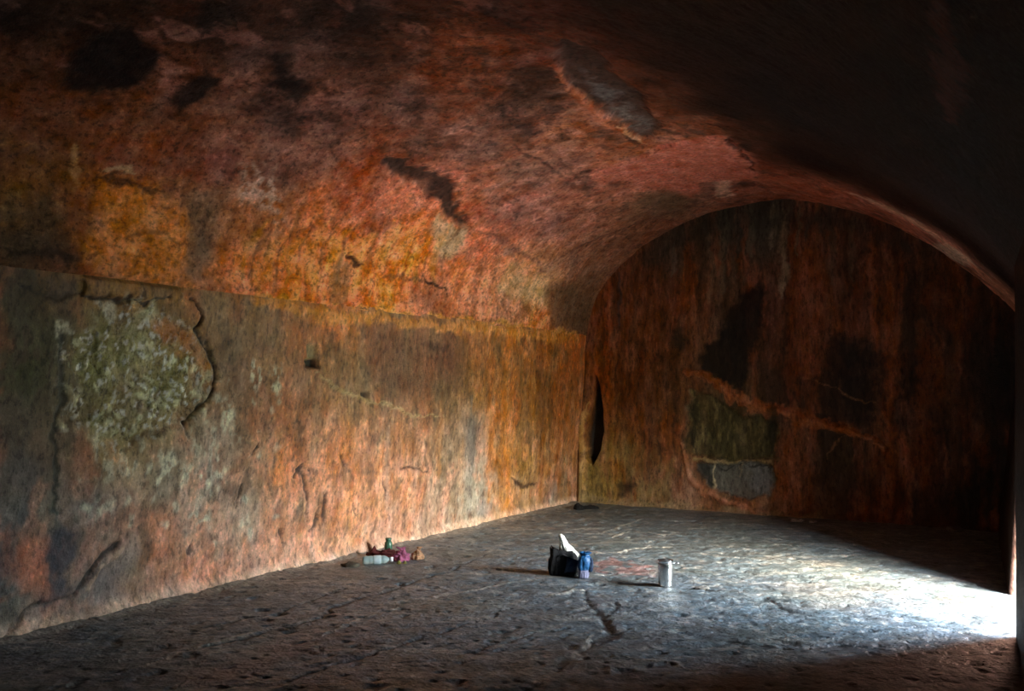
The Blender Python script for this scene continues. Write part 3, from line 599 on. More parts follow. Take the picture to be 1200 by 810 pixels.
def paint_vault(S):
    S.gain = GAIN_VAULT; S.base(VAULT, 3.0, (.9, 1.1)); S.col *= GAIN_VAULT; S.rough[:] = .56  # sample colours also carry the dim top and right and the floor-lit arch band
    left = sstep(1.2, .8, S.V)
    hue_blobs(S, 501, (110, 60, 36), 3, .1, .5, .4); hue_blobs(S, 502, (100, 80, 72), 4, .15, .5, .3, mask=sstep(.3, .8, S.V) * sstep(3.2, 2.4, S.V))
    hue_blobs(S, 503, (26, 20, 16), 3, .22, .5, .55, 1.2, 1.2, mask=sstep(1.1, 1.9, S.V))
    _vault_shade(S)
    # combed tool marks: along the arc low down, slanting higher up
    n = fbm(S.wu * 30 + S.wv * 6, S.wv * 2.2, 4, 510); S.col *= np.clip(1 + .42 * n * left, .4, 1.7)[..., None]; S.h += .003 * n * left
    n = fbm((S.wu + S.wv * .55) * 3, (S.wv - S.wu * .55) * 24, 4, 511); S.col *= np.clip(1 + .34 * n * (1 - left), .4, 1.7)[..., None]; S.h += .004 * n * (1 - left)
    hue_blobs(S, 504, (150, 108, 92), 5, .18, .5, .4, .8, 1.6, mask=sstep(.7, 1.2, S.V) * sstep(3.0, 2.2, S.V))
    hue_blobs(S, 505, (30, 20, 14), 9, .25, .5, .5, .8, 1.8, mask=1 - .6 * left)
    mottling(S, 512, 6, .26)
    blk = (7, 7, 7)
    def blot(pts, c=blk, soft=.035, op=.9, **k): return S.poly(pts, c, soft, op, **k)
    blot([(82, 92), (96, 62), (128, 38), (150, 30), (168, 48), (192, 66), (188, 88), (160, 104), (118, 108), (94, 104)])
    blot([(194, 128), (208, 104), (236, 86), (262, 84), (250, 108), (226, 128), (204, 138)])
    blot([(300, 64), (326, 60), (346, 82), (378, 94), (372, 112), (350, 122), (336, 110), (318, 92)], soft=.06)
    blot([(284, 112), (316, 98), (346, 122), (360, 146), (344, 170), (322, 134), (292, 134)], (24, 18, 15), .07, .7)
    blot([(420, 92), (450, 80), (470, 96), (466, 120), (436, 124), (420, 110)], (52, 34, 24), .08, .5)
    blot([(330, 0), (460, 0), (440, 40), (380, 30), (340, 50)], (28, 23, 20), .12, .6)
    blot([(586, 112), (598, 90), (618, 78), (642, 84), (654, 100), (640, 118), (612, 124)], (44, 30, 22), .06, .7)
    blot([(586, 104), (592, 128), (602, 142), (592, 140), (584, 122)], (28, 26, 24), .04, .7)
    blot([(606, 146), (624, 144), (630, 156), (614, 158)], (30, 24, 24), .04, .7)
    # long scar with grey quartz
    S.poly([(650, 46), (690, 60), (720, 84), (752, 118), (776, 146), (770, 166), (752, 164), (726, 146), (700, 126), (672, 104), (652, 78)], (38, 31, 26), .04, .85, h=-.03, hsoft=.04)
    S.poly([(680, 86), (700, 96), (730, 122), (760, 146), (764, 160), (748, 158), (722, 138), (694, 112)], (84, 86, 82), .05, .6, tex=sstep(-.3, .3, fbm(S.U * 14, S.V * 14, 4, 530)))
    S.stroke([(640, 76), (680, 118), (720, 150), (758, 168)], .035, (136, 80, 52), .7, h=.01)
    S.stroke([(722, 148), (740, 160), (758, 170)], .02, (160, 130, 98), .6); S.stroke([(730, 156), (742, 164), (752, 174)], .02, (30, 18, 12), .7, h=-.02)
    S.stroke([(690, 0), (720, 24), (750, 46)], .04, (26, 18, 14), .7); S.stroke([(560, 10), (620, 40), (660, 60)], .05, (32, 24, 20), .5)
    S.stroke([(580, 148), (610, 160), (650, 182), (676, 214)], .04, (70, 42, 28), .6, h=-.01)
    S.stroke([(628, 166), (660, 146), (690, 134)], .03, (140, 90, 60), .6)
    S.stroke([(600, 168), (640, 190), (664, 216)], .02, (36, 24, 20), .6, h=-.012)
    # smooth reddish panel near the crown
    S.poly([(690, 206), (760, 180), (800, 164), (850, 160), (880, 186), (886, 206), (850, 214), (810, 232), (780, 226), (740, 214)], (140, 82, 64), .07, .85, rough=.45)
    S.stroke([(856, 162), (868, 178), (884, 198)], .03, (36, 20, 14), .8, h=-.03)
    S.step([(690, 212), (760, 180), (850, 160)], .02, .2, (0, -1))
    S.poly([(838, 212), (856, 210), (860, 228), (842, 232)], (168, 140, 116), .03, .7)
    S.poly([(820, 214), (840, 212), (838, 232), (824, 232)], (52, 42, 32), .04, .6)
    S.poly([(742, 228), (780, 222), (812, 238), (800, 256), (764, 252)], (66, 56, 40), .08, .6)
    for i in range(14):
        x = 640 + i * 14; S.stroke([(x, 312 - i * 5), (x + 26, 294 - i * 5), (x + 60, 280 - i * 5)], .014, (62, 38, 26), .55, h=-.006)
    # dark weathered scab with a pale edge
    S.poly([(448, 190), (470, 186), (500, 196), (524, 212), (538, 236), (547, 262), (540, 268), (522, 246), (498, 232), (490, 212), (462, 202)], (40, 30, 24), .025, .95, h=-.02, hsoft=.03)
    S.poly([(512, 250), (530, 262), (544, 270), (540, 292), (526, 304), (514, 292), (508, 270)], (156, 138, 104), .04, .75)
    S.poly([(492, 258), (510, 242), (508, 262)], (130, 66, 36), .03, .6); S.poly([(545, 240), (570, 238), (576, 256), (550, 258)], (128, 62, 38), .05, .6)
    S.poly([(596, 310), (640, 326), (644, 362), (612, 356), (586, 340)], (172, 146, 104), .06, .5)
    S.poly([(640, 332), (672, 330), (694, 362), (690, 388), (650, 384), (640, 356)], (80, 62, 42), .06, .7)
    S.poly([(590, 288), (606, 290), (604, 302), (592, 300)], (96, 88, 78), .03, .6)
    S.stroke([(560, 270), (600, 290), (640, 318)], .03, (96, 62, 50), .6)
    S.poly([(400, 195), (430, 180), (440, 205), (410, 235), (380, 240)], (128, 60, 28), .08, .5)
    S.poly([(448, 212), (500, 214), (496, 250), (455, 258), (440, 240)], (176, 104, 76), .08, .45)
    # chiselled scallops above the springing line
    for i, x in enumerate([286, 312, 336, 360, 384, 416, 440, 462, 486, 508]):
        S.stroke([(x + 22, 262 + (i % 3) * 8), (x + 6, 290), (x, 330)], .055, (210, 118, 52), .45, soft=.7, h=.004)
        S.stroke([(x + 34, 262), (x + 16, 292), (x + 10, 336)], .016, (84, 54, 30), .6, h=-.006)
    S.poly([(392, 300), (414, 304), (406, 362), (386, 358)], (100, 84, 56), .04, .7)
    S.stroke([(404, 298), (414, 306), (422, 312)], .02, (30, 20, 14), .9, h=-.03)
    S.stroke([(494, 324), (508, 330), (520, 338), (524, 346)], .018, (36, 24, 18), .9, h=-.03); S.stroke([(446, 328), (470, 322), (494, 328)], .018, (60, 50, 36), .6)
    S.stroke([(300, 346), (380, 360), (470, 372), (560, 379), (620, 385), (676, 391)], .03, (214, 124, 60), .7, taper=False)
    # squared ochre block
    S.poly([(112, 206), (150, 212), (186, 218), (208, 232), (212, 262), (214, 332), (160, 322), (96, 310), (100, 262), (108, 232)], (164, 104, 42), .035, .7, h=.012, hsoft=.02, rough=.42, warp=True)
    S.stroke([(112, 204), (150, 210), (188, 217)], .025, (40, 26, 16), .75, h=-.02); S.stroke([(138, 278), (165, 276), (196, 280)], .016, (82, 50, 22), .6)
    S.stroke([(126, 198), (146, 194), (160, 200)], .03, (146, 132, 98), .6)
    S.stroke([(84, 172), (90, 190), (88, 212)], .03, (156, 124, 78), .6)
    for i in range(9): S.stroke([(106 + i * 12, 296), (107 + i * 12, 316)], .018, (120, 78, 34), .45)
    # salt bloom
    S.poly([(282, 200), (296, 190), (312, 198), (322, 194), (330, 212), (326, 238), (332, 252), (320, 256), (306, 240), (290, 232), (276, 226)], (158, 140, 122), .04, .65, tex=sstep(-.35, .15, fbm(S.U * 22, S.V * 22, 4, 540)))
    S.poly([(240, 200), (254, 188), (260, 214), (246, 236)], (140, 104, 90), .06, .35)
    S.poly([(196, 236), (216, 240), (214, 330), (236, 334), (244, 300), (232, 262), (216, 236)], (78, 66, 50), .05, .55)
    S.poly([(0, 230), (40, 236), (76, 262), (92, 300), (60, 310), (0, 296)], (54, 46, 30), .09, .6, tex=sstep(-.3, .2, fbm(S.U * 9, S.V * 9, 4, 541)))
    S.stroke([(0, 292), (50, 300), (92, 308)], .03, (22, 16, 12), .6)
    # pale rib at the far right, then the lit arch band painted paler
    S.stroke([(1104, 0), (1112, 60), (1112, 110), (1106, 140)], .06, (84, 54, 44), .6)
    S.stroke([(1000, 228), (1060, 254), (1110, 286), (1150, 316)], .18, (206, 144, 118), .85, soft=1.2)
    S.poly([(1094, 288), (1110, 284), (1136, 300), (1152, 316), (1126, 308)], (196, 160, 138), .04, .6)

def _vault_shade(S):  # shade painted into the colour: vault dimmed on the right and nearby
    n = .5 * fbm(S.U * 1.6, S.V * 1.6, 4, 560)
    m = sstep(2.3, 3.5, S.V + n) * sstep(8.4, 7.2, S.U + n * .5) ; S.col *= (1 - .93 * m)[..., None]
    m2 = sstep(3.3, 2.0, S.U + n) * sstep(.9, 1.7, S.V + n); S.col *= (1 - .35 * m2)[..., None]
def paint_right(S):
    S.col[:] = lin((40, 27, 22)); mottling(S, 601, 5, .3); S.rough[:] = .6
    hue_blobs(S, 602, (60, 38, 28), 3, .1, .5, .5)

def paint_floor(S):
    S.col[:] = lin((84, 97, 104)) * GAIN_FLOOR; S.rough[:] = .46
    hue_blobs(S, 701, (84, 90, 82), 1.6, -.1, .4, .5); hue_blobs(S, 702, (112, 98, 90), 2.2, .15, .5, .3); hue_blobs(S, 703, (96, 104, 112), 2.5, .1, .5, .4)
    n = fbm(S.U * 16, S.V * 16, 5, 710); S.mix(sstep(.05, .4, n) * .5, (60, 60, 56)); S.mix(sstep(.15, .5, -n) * .45, (164, 160, 150))
    a = S.wu * .8 + S.wv * .6; b = -S.wu * .6 + S.wv * .8
    n = fbm(a * 2, b * 9, 4, 711); S.mix(sstep(.1, .5, n) * .4, (76, 76, 70)); S.mix(sstep(.2, .5, -n) * .3, (150, 148, 138))
    S.rough += .12 * fbm(S.U * 3, S.V * 3, 4, 712)
    # shallow pits
    w1, w2, wi = worley(S.wu * 14, S.wv * 14, 720); pit = sstep(.82, .9, wi) * sstep(.42, .15, w1); S.mul(pit * .5, .6); S.h -= .008 * pit
    w1, w2, wi = worley(S.wu * 6, S.wv * 6, 725); pit = sstep(.86, .92, wi) * sstep(.3, .1, w1); S.mul(pit * .5, .6); S.h -= .012 * pit
    # cracks
    dark = (44, 40, 36)
    for pts, w in [([(684, 690), (690, 706), (700, 716), (714, 724), (708, 742), (690, 756), (672, 774), (656, 786)], .028), ([(720, 706), (712, 724), (716, 744), (702, 756)], .02), ([(690, 706), (676, 716), (664, 722)], .016), ([(820, 688), (830, 692), (842, 692)], .02), ([(800, 760), (860, 752), (920, 760), (980, 756), (1040, 762)], .02),
                   ([(896, 700), (930, 716), (960, 722)], .015), ([(560, 760), (620, 740), (660, 735)], .012), ([(240, 735), (330, 715), (400, 690)], .012), ([(120, 790), (240, 760), (340, 735), (430, 700), (520, 672), (570, 650)], .02), ([(330, 800), (420, 770), (520, 742), (600, 712)], .012)]:
        S.stroke(pts, w, dark, .8, h=-.016, hw=w * 1.8)
    for pts in [[(150, 785), (260, 752), (360, 726)], [(430, 712), (500, 700), (560, 690), (610, 680)], [(360, 750), (420, 728), (470, 712)], [(700, 626), (730, 616), (760, 606)], [(716, 630), (740, 622)], [(640, 700), (670, 690), (700, 690)], [(740, 770), (790, 778), (820, 790)], [(700, 650), (740, 644), (790, 640)], [(690, 740), (684, 760), (676, 770)]]:
        S.stroke(pts, .02, (172, 168, 156), .55, h=.006)
    # red ochre smears between the bag and the tumbler
    S.poly([(692, 658), (730, 652), (764, 656), (768, 676), (730, 676), (694, 672)], (136, 92, 84), .06, .6, tex=sstep(-.2, .3, fbm(S.U * 14, S.V * 14, 4, 730)))
    S.poly([(180, 800), (340, 750), (420, 735), (380, 760), (240, 810)], (112, 82, 72), .12, .45)
    S.poly([(1120, 660), (900, 700), (760, 720), (820, 760), (1180, 752)], None, .3, 1, rough=.34)
    # dust gathered at the foot of the left wall
    d = S.U + 4.55; S.mix(sstep(.16, .04, d + .05 * fbm(S.V * 5, S.U * 5, 3, 740)) * .5, (150, 140, 124)); S.h += .02 * sstep(.10, .0, d)
    S.mix(sstep(.16, .04, Y_END - S.V + .05 * fbm(S.V * 5, S.U * 5, 3, 741)) * .4, (120, 108, 88))
    # foreground corner darkened brown, the near jamb's shade painted in
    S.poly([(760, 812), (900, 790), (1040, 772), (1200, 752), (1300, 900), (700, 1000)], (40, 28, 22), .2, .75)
REST = []

# ================================================================== THINGS ON THE FLOOR
PXY = lambda x, y: at_floor(x, y)[:2]
M_STEEL = mat('brushed_steel', (.72, .74, .74), .22, 1.0, noise=.12, nscale=60, bump=.1, bscale=90)
M_STEEL_DARK = mat('tarnished_steel', (.16, .16, .16), .45, .8, noise=.2)
M_BLACK = mat('black_canvas', (.004, .0045, .006), .85, noise=.3, nscale=40, bump=.5, bscale=120, sheen=0.0)
M_BLACK_STRAP = mat('black_webbing', (.014, .014, .018), .6, bump=.3, bscale=200)
M_LINING = mat('dark_brown_lining', (.030, .014, .010), .8, noise=.3)
M_WHITE = mat('white_plastic_film', (.80, .82, .74), .4, noise=.08, nscale=20, bump=.5, bscale=45)
M_BLUE = mat('blue_nylon', (.008, .075, .20), .45, noise=.25, nscale=25, bump=.5, bscale=70)
M_NAVY = mat('navy_nylon', (.006, .022, .060), .55, noise=.25, bump=.4, bscale=80)
M_LAVENDER = mat('pale_lavender_nylon', (.20, .21, .33), .5, noise=.2, bump=.4, bscale=80)
M_PET = mat('clear_blue_plastic', (.55, .74, .74), .16, trans=.55, noise=.1)
M_CAP = mat('white_cap_plastic', (.88, .90, .92), .3)
M_LABEL = mat('pale_wrapper', (.50, .62, .64), .45, noise=.15)
M_MAROON = mat('maroon_cloth', (.085, .014, .012), .85, noise=.35, nscale=30, bump=.6, bscale=60)
M_PINK = mat('magenta_cloth', (.27, .07, .14), .75, noise=.4, nscale=28, bump=.6, bscale=60)
M_TAN = mat('tan_wicker', (.34, .19, .10), .8, noise=.3, nscale=60, bump=.8, bscale=80)
M_YELLOW = mat('yellow_petals', (.26, .24, .06), .6, noise=.3, nscale=60)
M_GREEN = mat('green_glass', (.05, .13, .08), .25, noise=.2)
M_STRING = mat('pale_string', (.5, .42, .3), .8)
M_STONE_BROWN = mat('brown_stone', (.085, .070, .048), .85, noise=.3, bump=.6, bscale=40)
M_STONE_DARK = mat('charred_stone', (.003, .003, .003), .95, noise=.4, bump=.6, bscale=30)
M_STONE_PALE = mat('pale_stone', (.26, .24, .21), .85, noise=.25, bump=.6, bscale=40)
M_STONE_GREY = mat('grey_stone', (.10, .098, .09), .85, noise=.3, bump=.6, bscale=40)

def mesh_obj(name, verts, faces, material, parent=None, smooth=True):
    me = bpy.data.meshes.new(name); me.from_pydata([tuple(map(float, v)) for v in verts], [], faces); me.update(); me.validate()
    for p in me.polygons: p.use_smooth = smooth
    me.materials.append(material); o = bpy.data.objects.new(name, me); COL.objects.link(o)
    if parent is not None: o.parent = parent
    return o
def thing(name, label, cat, loc, rotz=0.0, group=None):
    o = bpy.data.objects.new(name, None); COL.objects.link(o); o.empty_display_size = .05
    o.location = (float(loc[0]), float(loc[1]), float(loc[2]) if len(loc) > 2 else 0.0); o.rotation_euler = (0, 0, rotz)
    o['label'] = label; o['category'] = cat
    if group: o['group'] = group
    return o
def tag(o, label, cat, group=None):
    o['label'] = label; o['category'] = cat
    if group: o['group'] = group
    return o
def loft(rings, close_start=True, close_end=True):
    """rings: list of (n,3) arrays with equal n"""
    n = len(rings[0]); V = [v for r in rings for v in r]; Fc = []
    for k in range(len(rings) - 1):
        for i in range(n):
            j = (i + 1) % n; Fc.append((k * n + i, k * n + j, (k + 1) * n + j, (k + 1) * n + i))
    if close_start: V.append(np.mean(rings[0], 0)); c = len(V) - 1; Fc += [(c, (i + 1) % n, i) for i in range(n)]
    if close_end: V.append(np.mean(rings[-1], 0)); c = len(V) - 1; b = (len(rings) - 1) * n; Fc += [(c, b + i, b + (i + 1) % n) for i in range(n)]
    return V, Fc
def lathe(prof, n=40, center=(0, 0, 0)):
    a = np.linspace(0, 2 * np.pi, n, endpoint=False)
    return loft([np.c_[r * np.cos(a), r * np.sin(a), np.full(n, z)] + np.array(center) for r, z in prof])
def tube(path, rad, n=10):
    path = np.asarray(path, float); rad = np.broadcast_to(rad, len(path)); rings = []
    for i, p in enumerate(path):
        t = path[min(i + 1, len(path) - 1)] - path[max(i - 1, 0)]; t = t / (np.linalg.norm(t) + 1e-9)
        u = np.cross(t, [0.31, 0.2, .93]); u /= np.linalg.norm(u) + 1e-9; w = np.cross(t, u)
        a = np.linspace(0, 2 * np.pi, n, endpoint=False); rings.append(p + rad[i] * (np.cos(a)[:, None] * u + np.sin(a)[:, None] * w))
    return loft(rings)
def sup(a, p): return np.sign(np.cos(a)) * np.abs(np.cos(a)) ** p, np.sign(np.sin(a)) * np.abs(np.sin(a)) ** p
def sack(levels, n=72, p=.55, fold=.06, seed=1, ff=9):
    """loft of rounded-rectangle rings (z, half width x, half depth y, offset x, offset y, rim dip) with soft cloth folds"""
    a = np.linspace(0, 2 * np.pi, n, endpoint=False); cx, sy = sup(a, p); rings = []
    for k, (z, hx, hy, ox, oy, dip) in enumerate(levels):
        zz = np.full(n, float(k))
        f = 1 + fold * 2 * fbm(np.cos(a) * ff * .35 + 9 + z * 6, np.sin(a) * ff * .35 + 3 + z * 9, 4, seed)
        g = 1 + fold * ridged(a * ff / 6.28, z * 14 + zz * .1, 3, seed + 2) * .6
        rings.append(np.c_[ox + hx * cx * f * g, oy + hy * sy * f * g, z + dip * (np.cos(a - 0.2) * .5 + .5) ** 2 + np.abs(dip) * .3 * fbm(np.cos(a) * 2 + 4, np.sin(a) * 2, 3, seed + 7)])
    return rings
def smooth_levels(levels, sub=4):
    L = np.array(levels, float); k = np.arange(len(L)); q = np.linspace(0, len(L) - 1, (len(L) - 1) * sub + 1)
    return np.stack([np.interp(q, k, L[:, i]) for i in range(L.shape[1])], 1)
def lump(rx, ry, rz, seed, rough=.25, n=28, m=16, flat=.35, freq=1.6):
    """irregular rounded lump sitting on z = 0"""
    V = []; Fc = []
    for j in range(m + 1):
        th = math.pi * j / m
        for i in range(n):
            ph = 2 * math.pi * i / n; d = np.array([math.sin(th) * math.cos(ph), math.sin(th) * math.sin(ph), math.cos(th)])
            k = 1 + rough * float(fbm(np.array([d[0] * freq + seed]), np.array([d[1] * freq + d[2] * freq * 1.3]), 4, seed)[0]) * 1.6
            V.append(d * k * np.array([rx, ry, rz]))
    for j in range(m):
        for i in range(n): Fc.append((j * n + i, (j + 1) * n + i, (j + 1) * n + (i + 1) % n, j * n + (i + 1) % n))
    V = np.array(V); V[:, 2] = np.maximum(V[:, 2], -rz * flat); V[:, 2] -= V[:, 2].min(); return V, Fc

# ---- steel tumbler
def build_tumbler():
    t = thing('steel_jar', 'upright shiny steel jar standing alone on the rock floor right of the bags', 'jar', PXY(780, 687), YAW)
    body = [(.038, 0), (.044, .002), (.046, .008), (.046, .020), (.0475, .024), (.048, .05), (.0485, .10), (.049, .140), (.0475, .150), (.0475, .158), (.0505, .163), (.0505, .167), (.0465, .167), (.0455, .15), (.044, .03), (.0, .028)]
    mesh_obj('body', *lathe(body[:-1], 56), M_STEEL, t)
    band = [(.0486, .142), (.0500, .143), (.0500, .149), (.0486, .150)]
    mesh_obj('neck_band', *lathe(band, 56), M_STEEL_DARK, t)
    lid = [(.0, .150), (.044, .150), (.0455, .156), (.045, .163), (.030, .167), (.012, .169), (.010, .174), (.0, .175)]
    o = mesh_obj('lid', *lathe(lid[1:-1], 48), M_STEEL_DARK, t); o['label'] = 'dull dark lid'
    path = [(.048, -.005, .140), (.058, -.012, .150), (.072, -.018, .153), (.082, -.02, .150)]
    mesh_obj('handle', *tube(path, [.004, .0045, .0045, .004], 10), M_STEEL, t)
build_tumbler()

# ---- black bag, its white plastic bag and the blue pouch
def build_bags():
    p = PXY(662, 673.5)
    t = thing('black_bag', 'slumped open black cloth bag with a white plastic bag poking out', 'bag', p, YAW)
    outer = smooth_levels([(0, .080, .045, 0, 0, 0), (.003, .092, .052, 0, 0, 0), (.03, .098, .058, 0, 0, 0), (.08, .096, .056, -.002, .002, 0), (.13, .090, .050, -.004, .004, -.03), (.180, .090, .044, -.006, .005, -.085), (.188, .088, .042, -.006, .005, -.085)])
    inner = smooth_levels([(.185, .083, .038, -.006, .005, -.085), (.13, .082, .042, -.004, .004, -.03), (.06, .084, .046, -.002, .002, 0), (.055, .03, .02, 0, 0, 0)])
    ro = sack(outer, seed=3, fold=.07); ri = sack(inner, seed=3, fold=.07)
    mesh_obj('body', *loft(ro + ri[:1], True, False), M_BLACK, t)
    mesh_obj('lining', *loft(ri, False, True), M_LINING, t)
    for s in (-1, 1):
        q = np.linspace(0, 1, 22); sag = .035 if s < 0 else .05
        path = np.c_[-.052 + .088 * q + .006 * np.sin(q * 9), np.full(22, s * .044) + s * .012 * np.sin(q * np.pi), .128 + sag * np.sin(q * np.pi) - .035 * q]
        mesh_obj('handle', *tube(path, .0045, 8), M_BLACK_STRAP, t)
    # flap folded down over the front right
    V = []; n, m = 16, 14
    for j in range(m + 1):
        for i in range(n + 1):
            a, b = i / n, j / m
            V.append((.012 + .078 * a - .02 * b, -.060 - .016 * math.sin(b * 2.6) - .004 * math.sin(a * 9 + b * 3), .125 - .098 * b * (1 - .25 * a) - .018 * a))
    Fc = [(j * (n + 1) + i, j * (n + 1) + i + 1, (j + 1) * (n + 1) + i + 1, (j + 1) * (n + 1) + i) for j in range(m) for i in range(n)]
    fl = mesh_obj('front_flap', V, Fc, M_NAVY, t); so = fl.modifiers.new('thickness', 'SOLIDIFY'); so.thickness = .004
    fl['label'] = 'dark navy folded flap'
    mesh_obj('side_pocket', *loft(sack(smooth_levels([(.012, .010, .030, -.100, 0, 0), (.04, .016, .036, -.102, 0, 0), (.10, .013, .034, -.100, 0, 0), (.115, .006, .030, -.098, 0, 0)]), seed=9, fold=.05, n=40)), M_BLACK, t)
    # white plastic bag: crumpled, twisted up to a tip, slumping to the right
    w = thing('plastic_bag', 'crumpled white plastic bag sticking up out of the open black bag', 'plastic bag', p, YAW)
    lv = smooth_levels([(.075, .040, .026, .012, .002, 0), (.105, .054, .032, .018, .002, 0), (.135, .056, .032, .026, .002, 0), (.160, .046, .028, .022, .002, .0), (.185, .034, .022, .010, .0, .0), (.215, .022, .016, -.006, 0, 0), (.240, .018, .012, -.016, 0, 0), (.262, .017, .010, -.024, 0, 0), (.276, .008, .005, -.030, 0, 0)], 5)
    rings = sack(lv, seed=21, fold=.30, n=64, p=.9, ff=14)
    mesh_obj('film', *loft(rings), M_WHITE, w)
    ear = smooth_levels([(.150, .016, .010, -.026, -.008, 0), (.166, .014, .009, -.022, -.008, 0), (.190, .010, .007, -.014, -.006, 0), (.212, .006, .004, -.008, -.002, 0)])
    mesh_obj('handle_loop', *loft(sack(ear, seed=31, fold=.25, n=32, p=.9)), M_WHITE, w)
    ear = smooth_levels([(.140, .010, .010, .066, -.006, 0), (.160, .012, .009, .060, -.006, 0), (.182, .010, .007, .048, -.006, 0), (.200, .006, .004, .034, -.002, 0)])
    mesh_obj('handle_loop', *loft(sack(ear, seed=33, fold=.25, n=32, p=.9)), M_WHITE, w)
    # blue pouch
    b = thing('blue_pouch', 'small bright blue drawstring pouch standing against the black bag', 'pouch', PXY(684.5, 677.5), YAW)
    lv = smooth_levels([(.056, .036, .034, 0, 0, 0), (.08, .041, .037, 0, 0, 0), (.115, .041, .036, .002, 0, 0), (.142, .034, .030, .003, 0, 0), (.150, .026, .024, .003, 0, 0)], 5)
    mesh_obj('body', *loft(sack(lv, seed=41, fold=.12, n=60, p=.75), False, False), M_BLUE, b)
    lv = smooth_levels([(0, .024, .022, -.006, 0, 0), (.003, .030, .028, -.006, 0, 0), (.03, .034, .033, -.004, 0, 0), (.057, .0365, .0345, 0, 0, 0)], 4)
    o = mesh_obj('base', *loft(sack(lv, seed=41, fold=.10, n=60, p=.75), True, False), M_LAVENDER, b); o['label'] = 'pale lavender lower part'
    lv = smooth_levels([(.148, .027, .025, .003, 0, 0), (.156, .022, .020, .003, 0, 0), (.163, .030, .026, .004, 0, 0), (.172, .037, .030, .006, 0, 0), (.173, .032, .026, .006, 0, 0), (.162, .018, .016, .004, 0, 0)], 3)
    mesh_obj('gathered_collar', *loft(sack(lv, seed=44, fold=.18, n=60, p=.9, ff=16), False, True), M_BLUE, b)
    lv = smooth_levels([(.045, .012, .024, .040, -.004, 0), (.07, .017, .028, .044, -.004, 0), (.12, .016, .026, .044, -.004, 0), (.136, .008, .020, .040, -.004, 0)])
    mesh_obj('side_pocket', *loft(sack(lv, seed=47, fold=.12, n=40)), M_NAVY, b)
    q = np.linspace(0, 2 * np.pi, 40)
    mesh_obj('drawstring', *tube(np.c_[.003 + .025 * np.cos(q), .023 * np.sin(q), .1545 + .001 * np.sin(3 * q)], .0022, 8), M_NAVY, b)
build_bags()

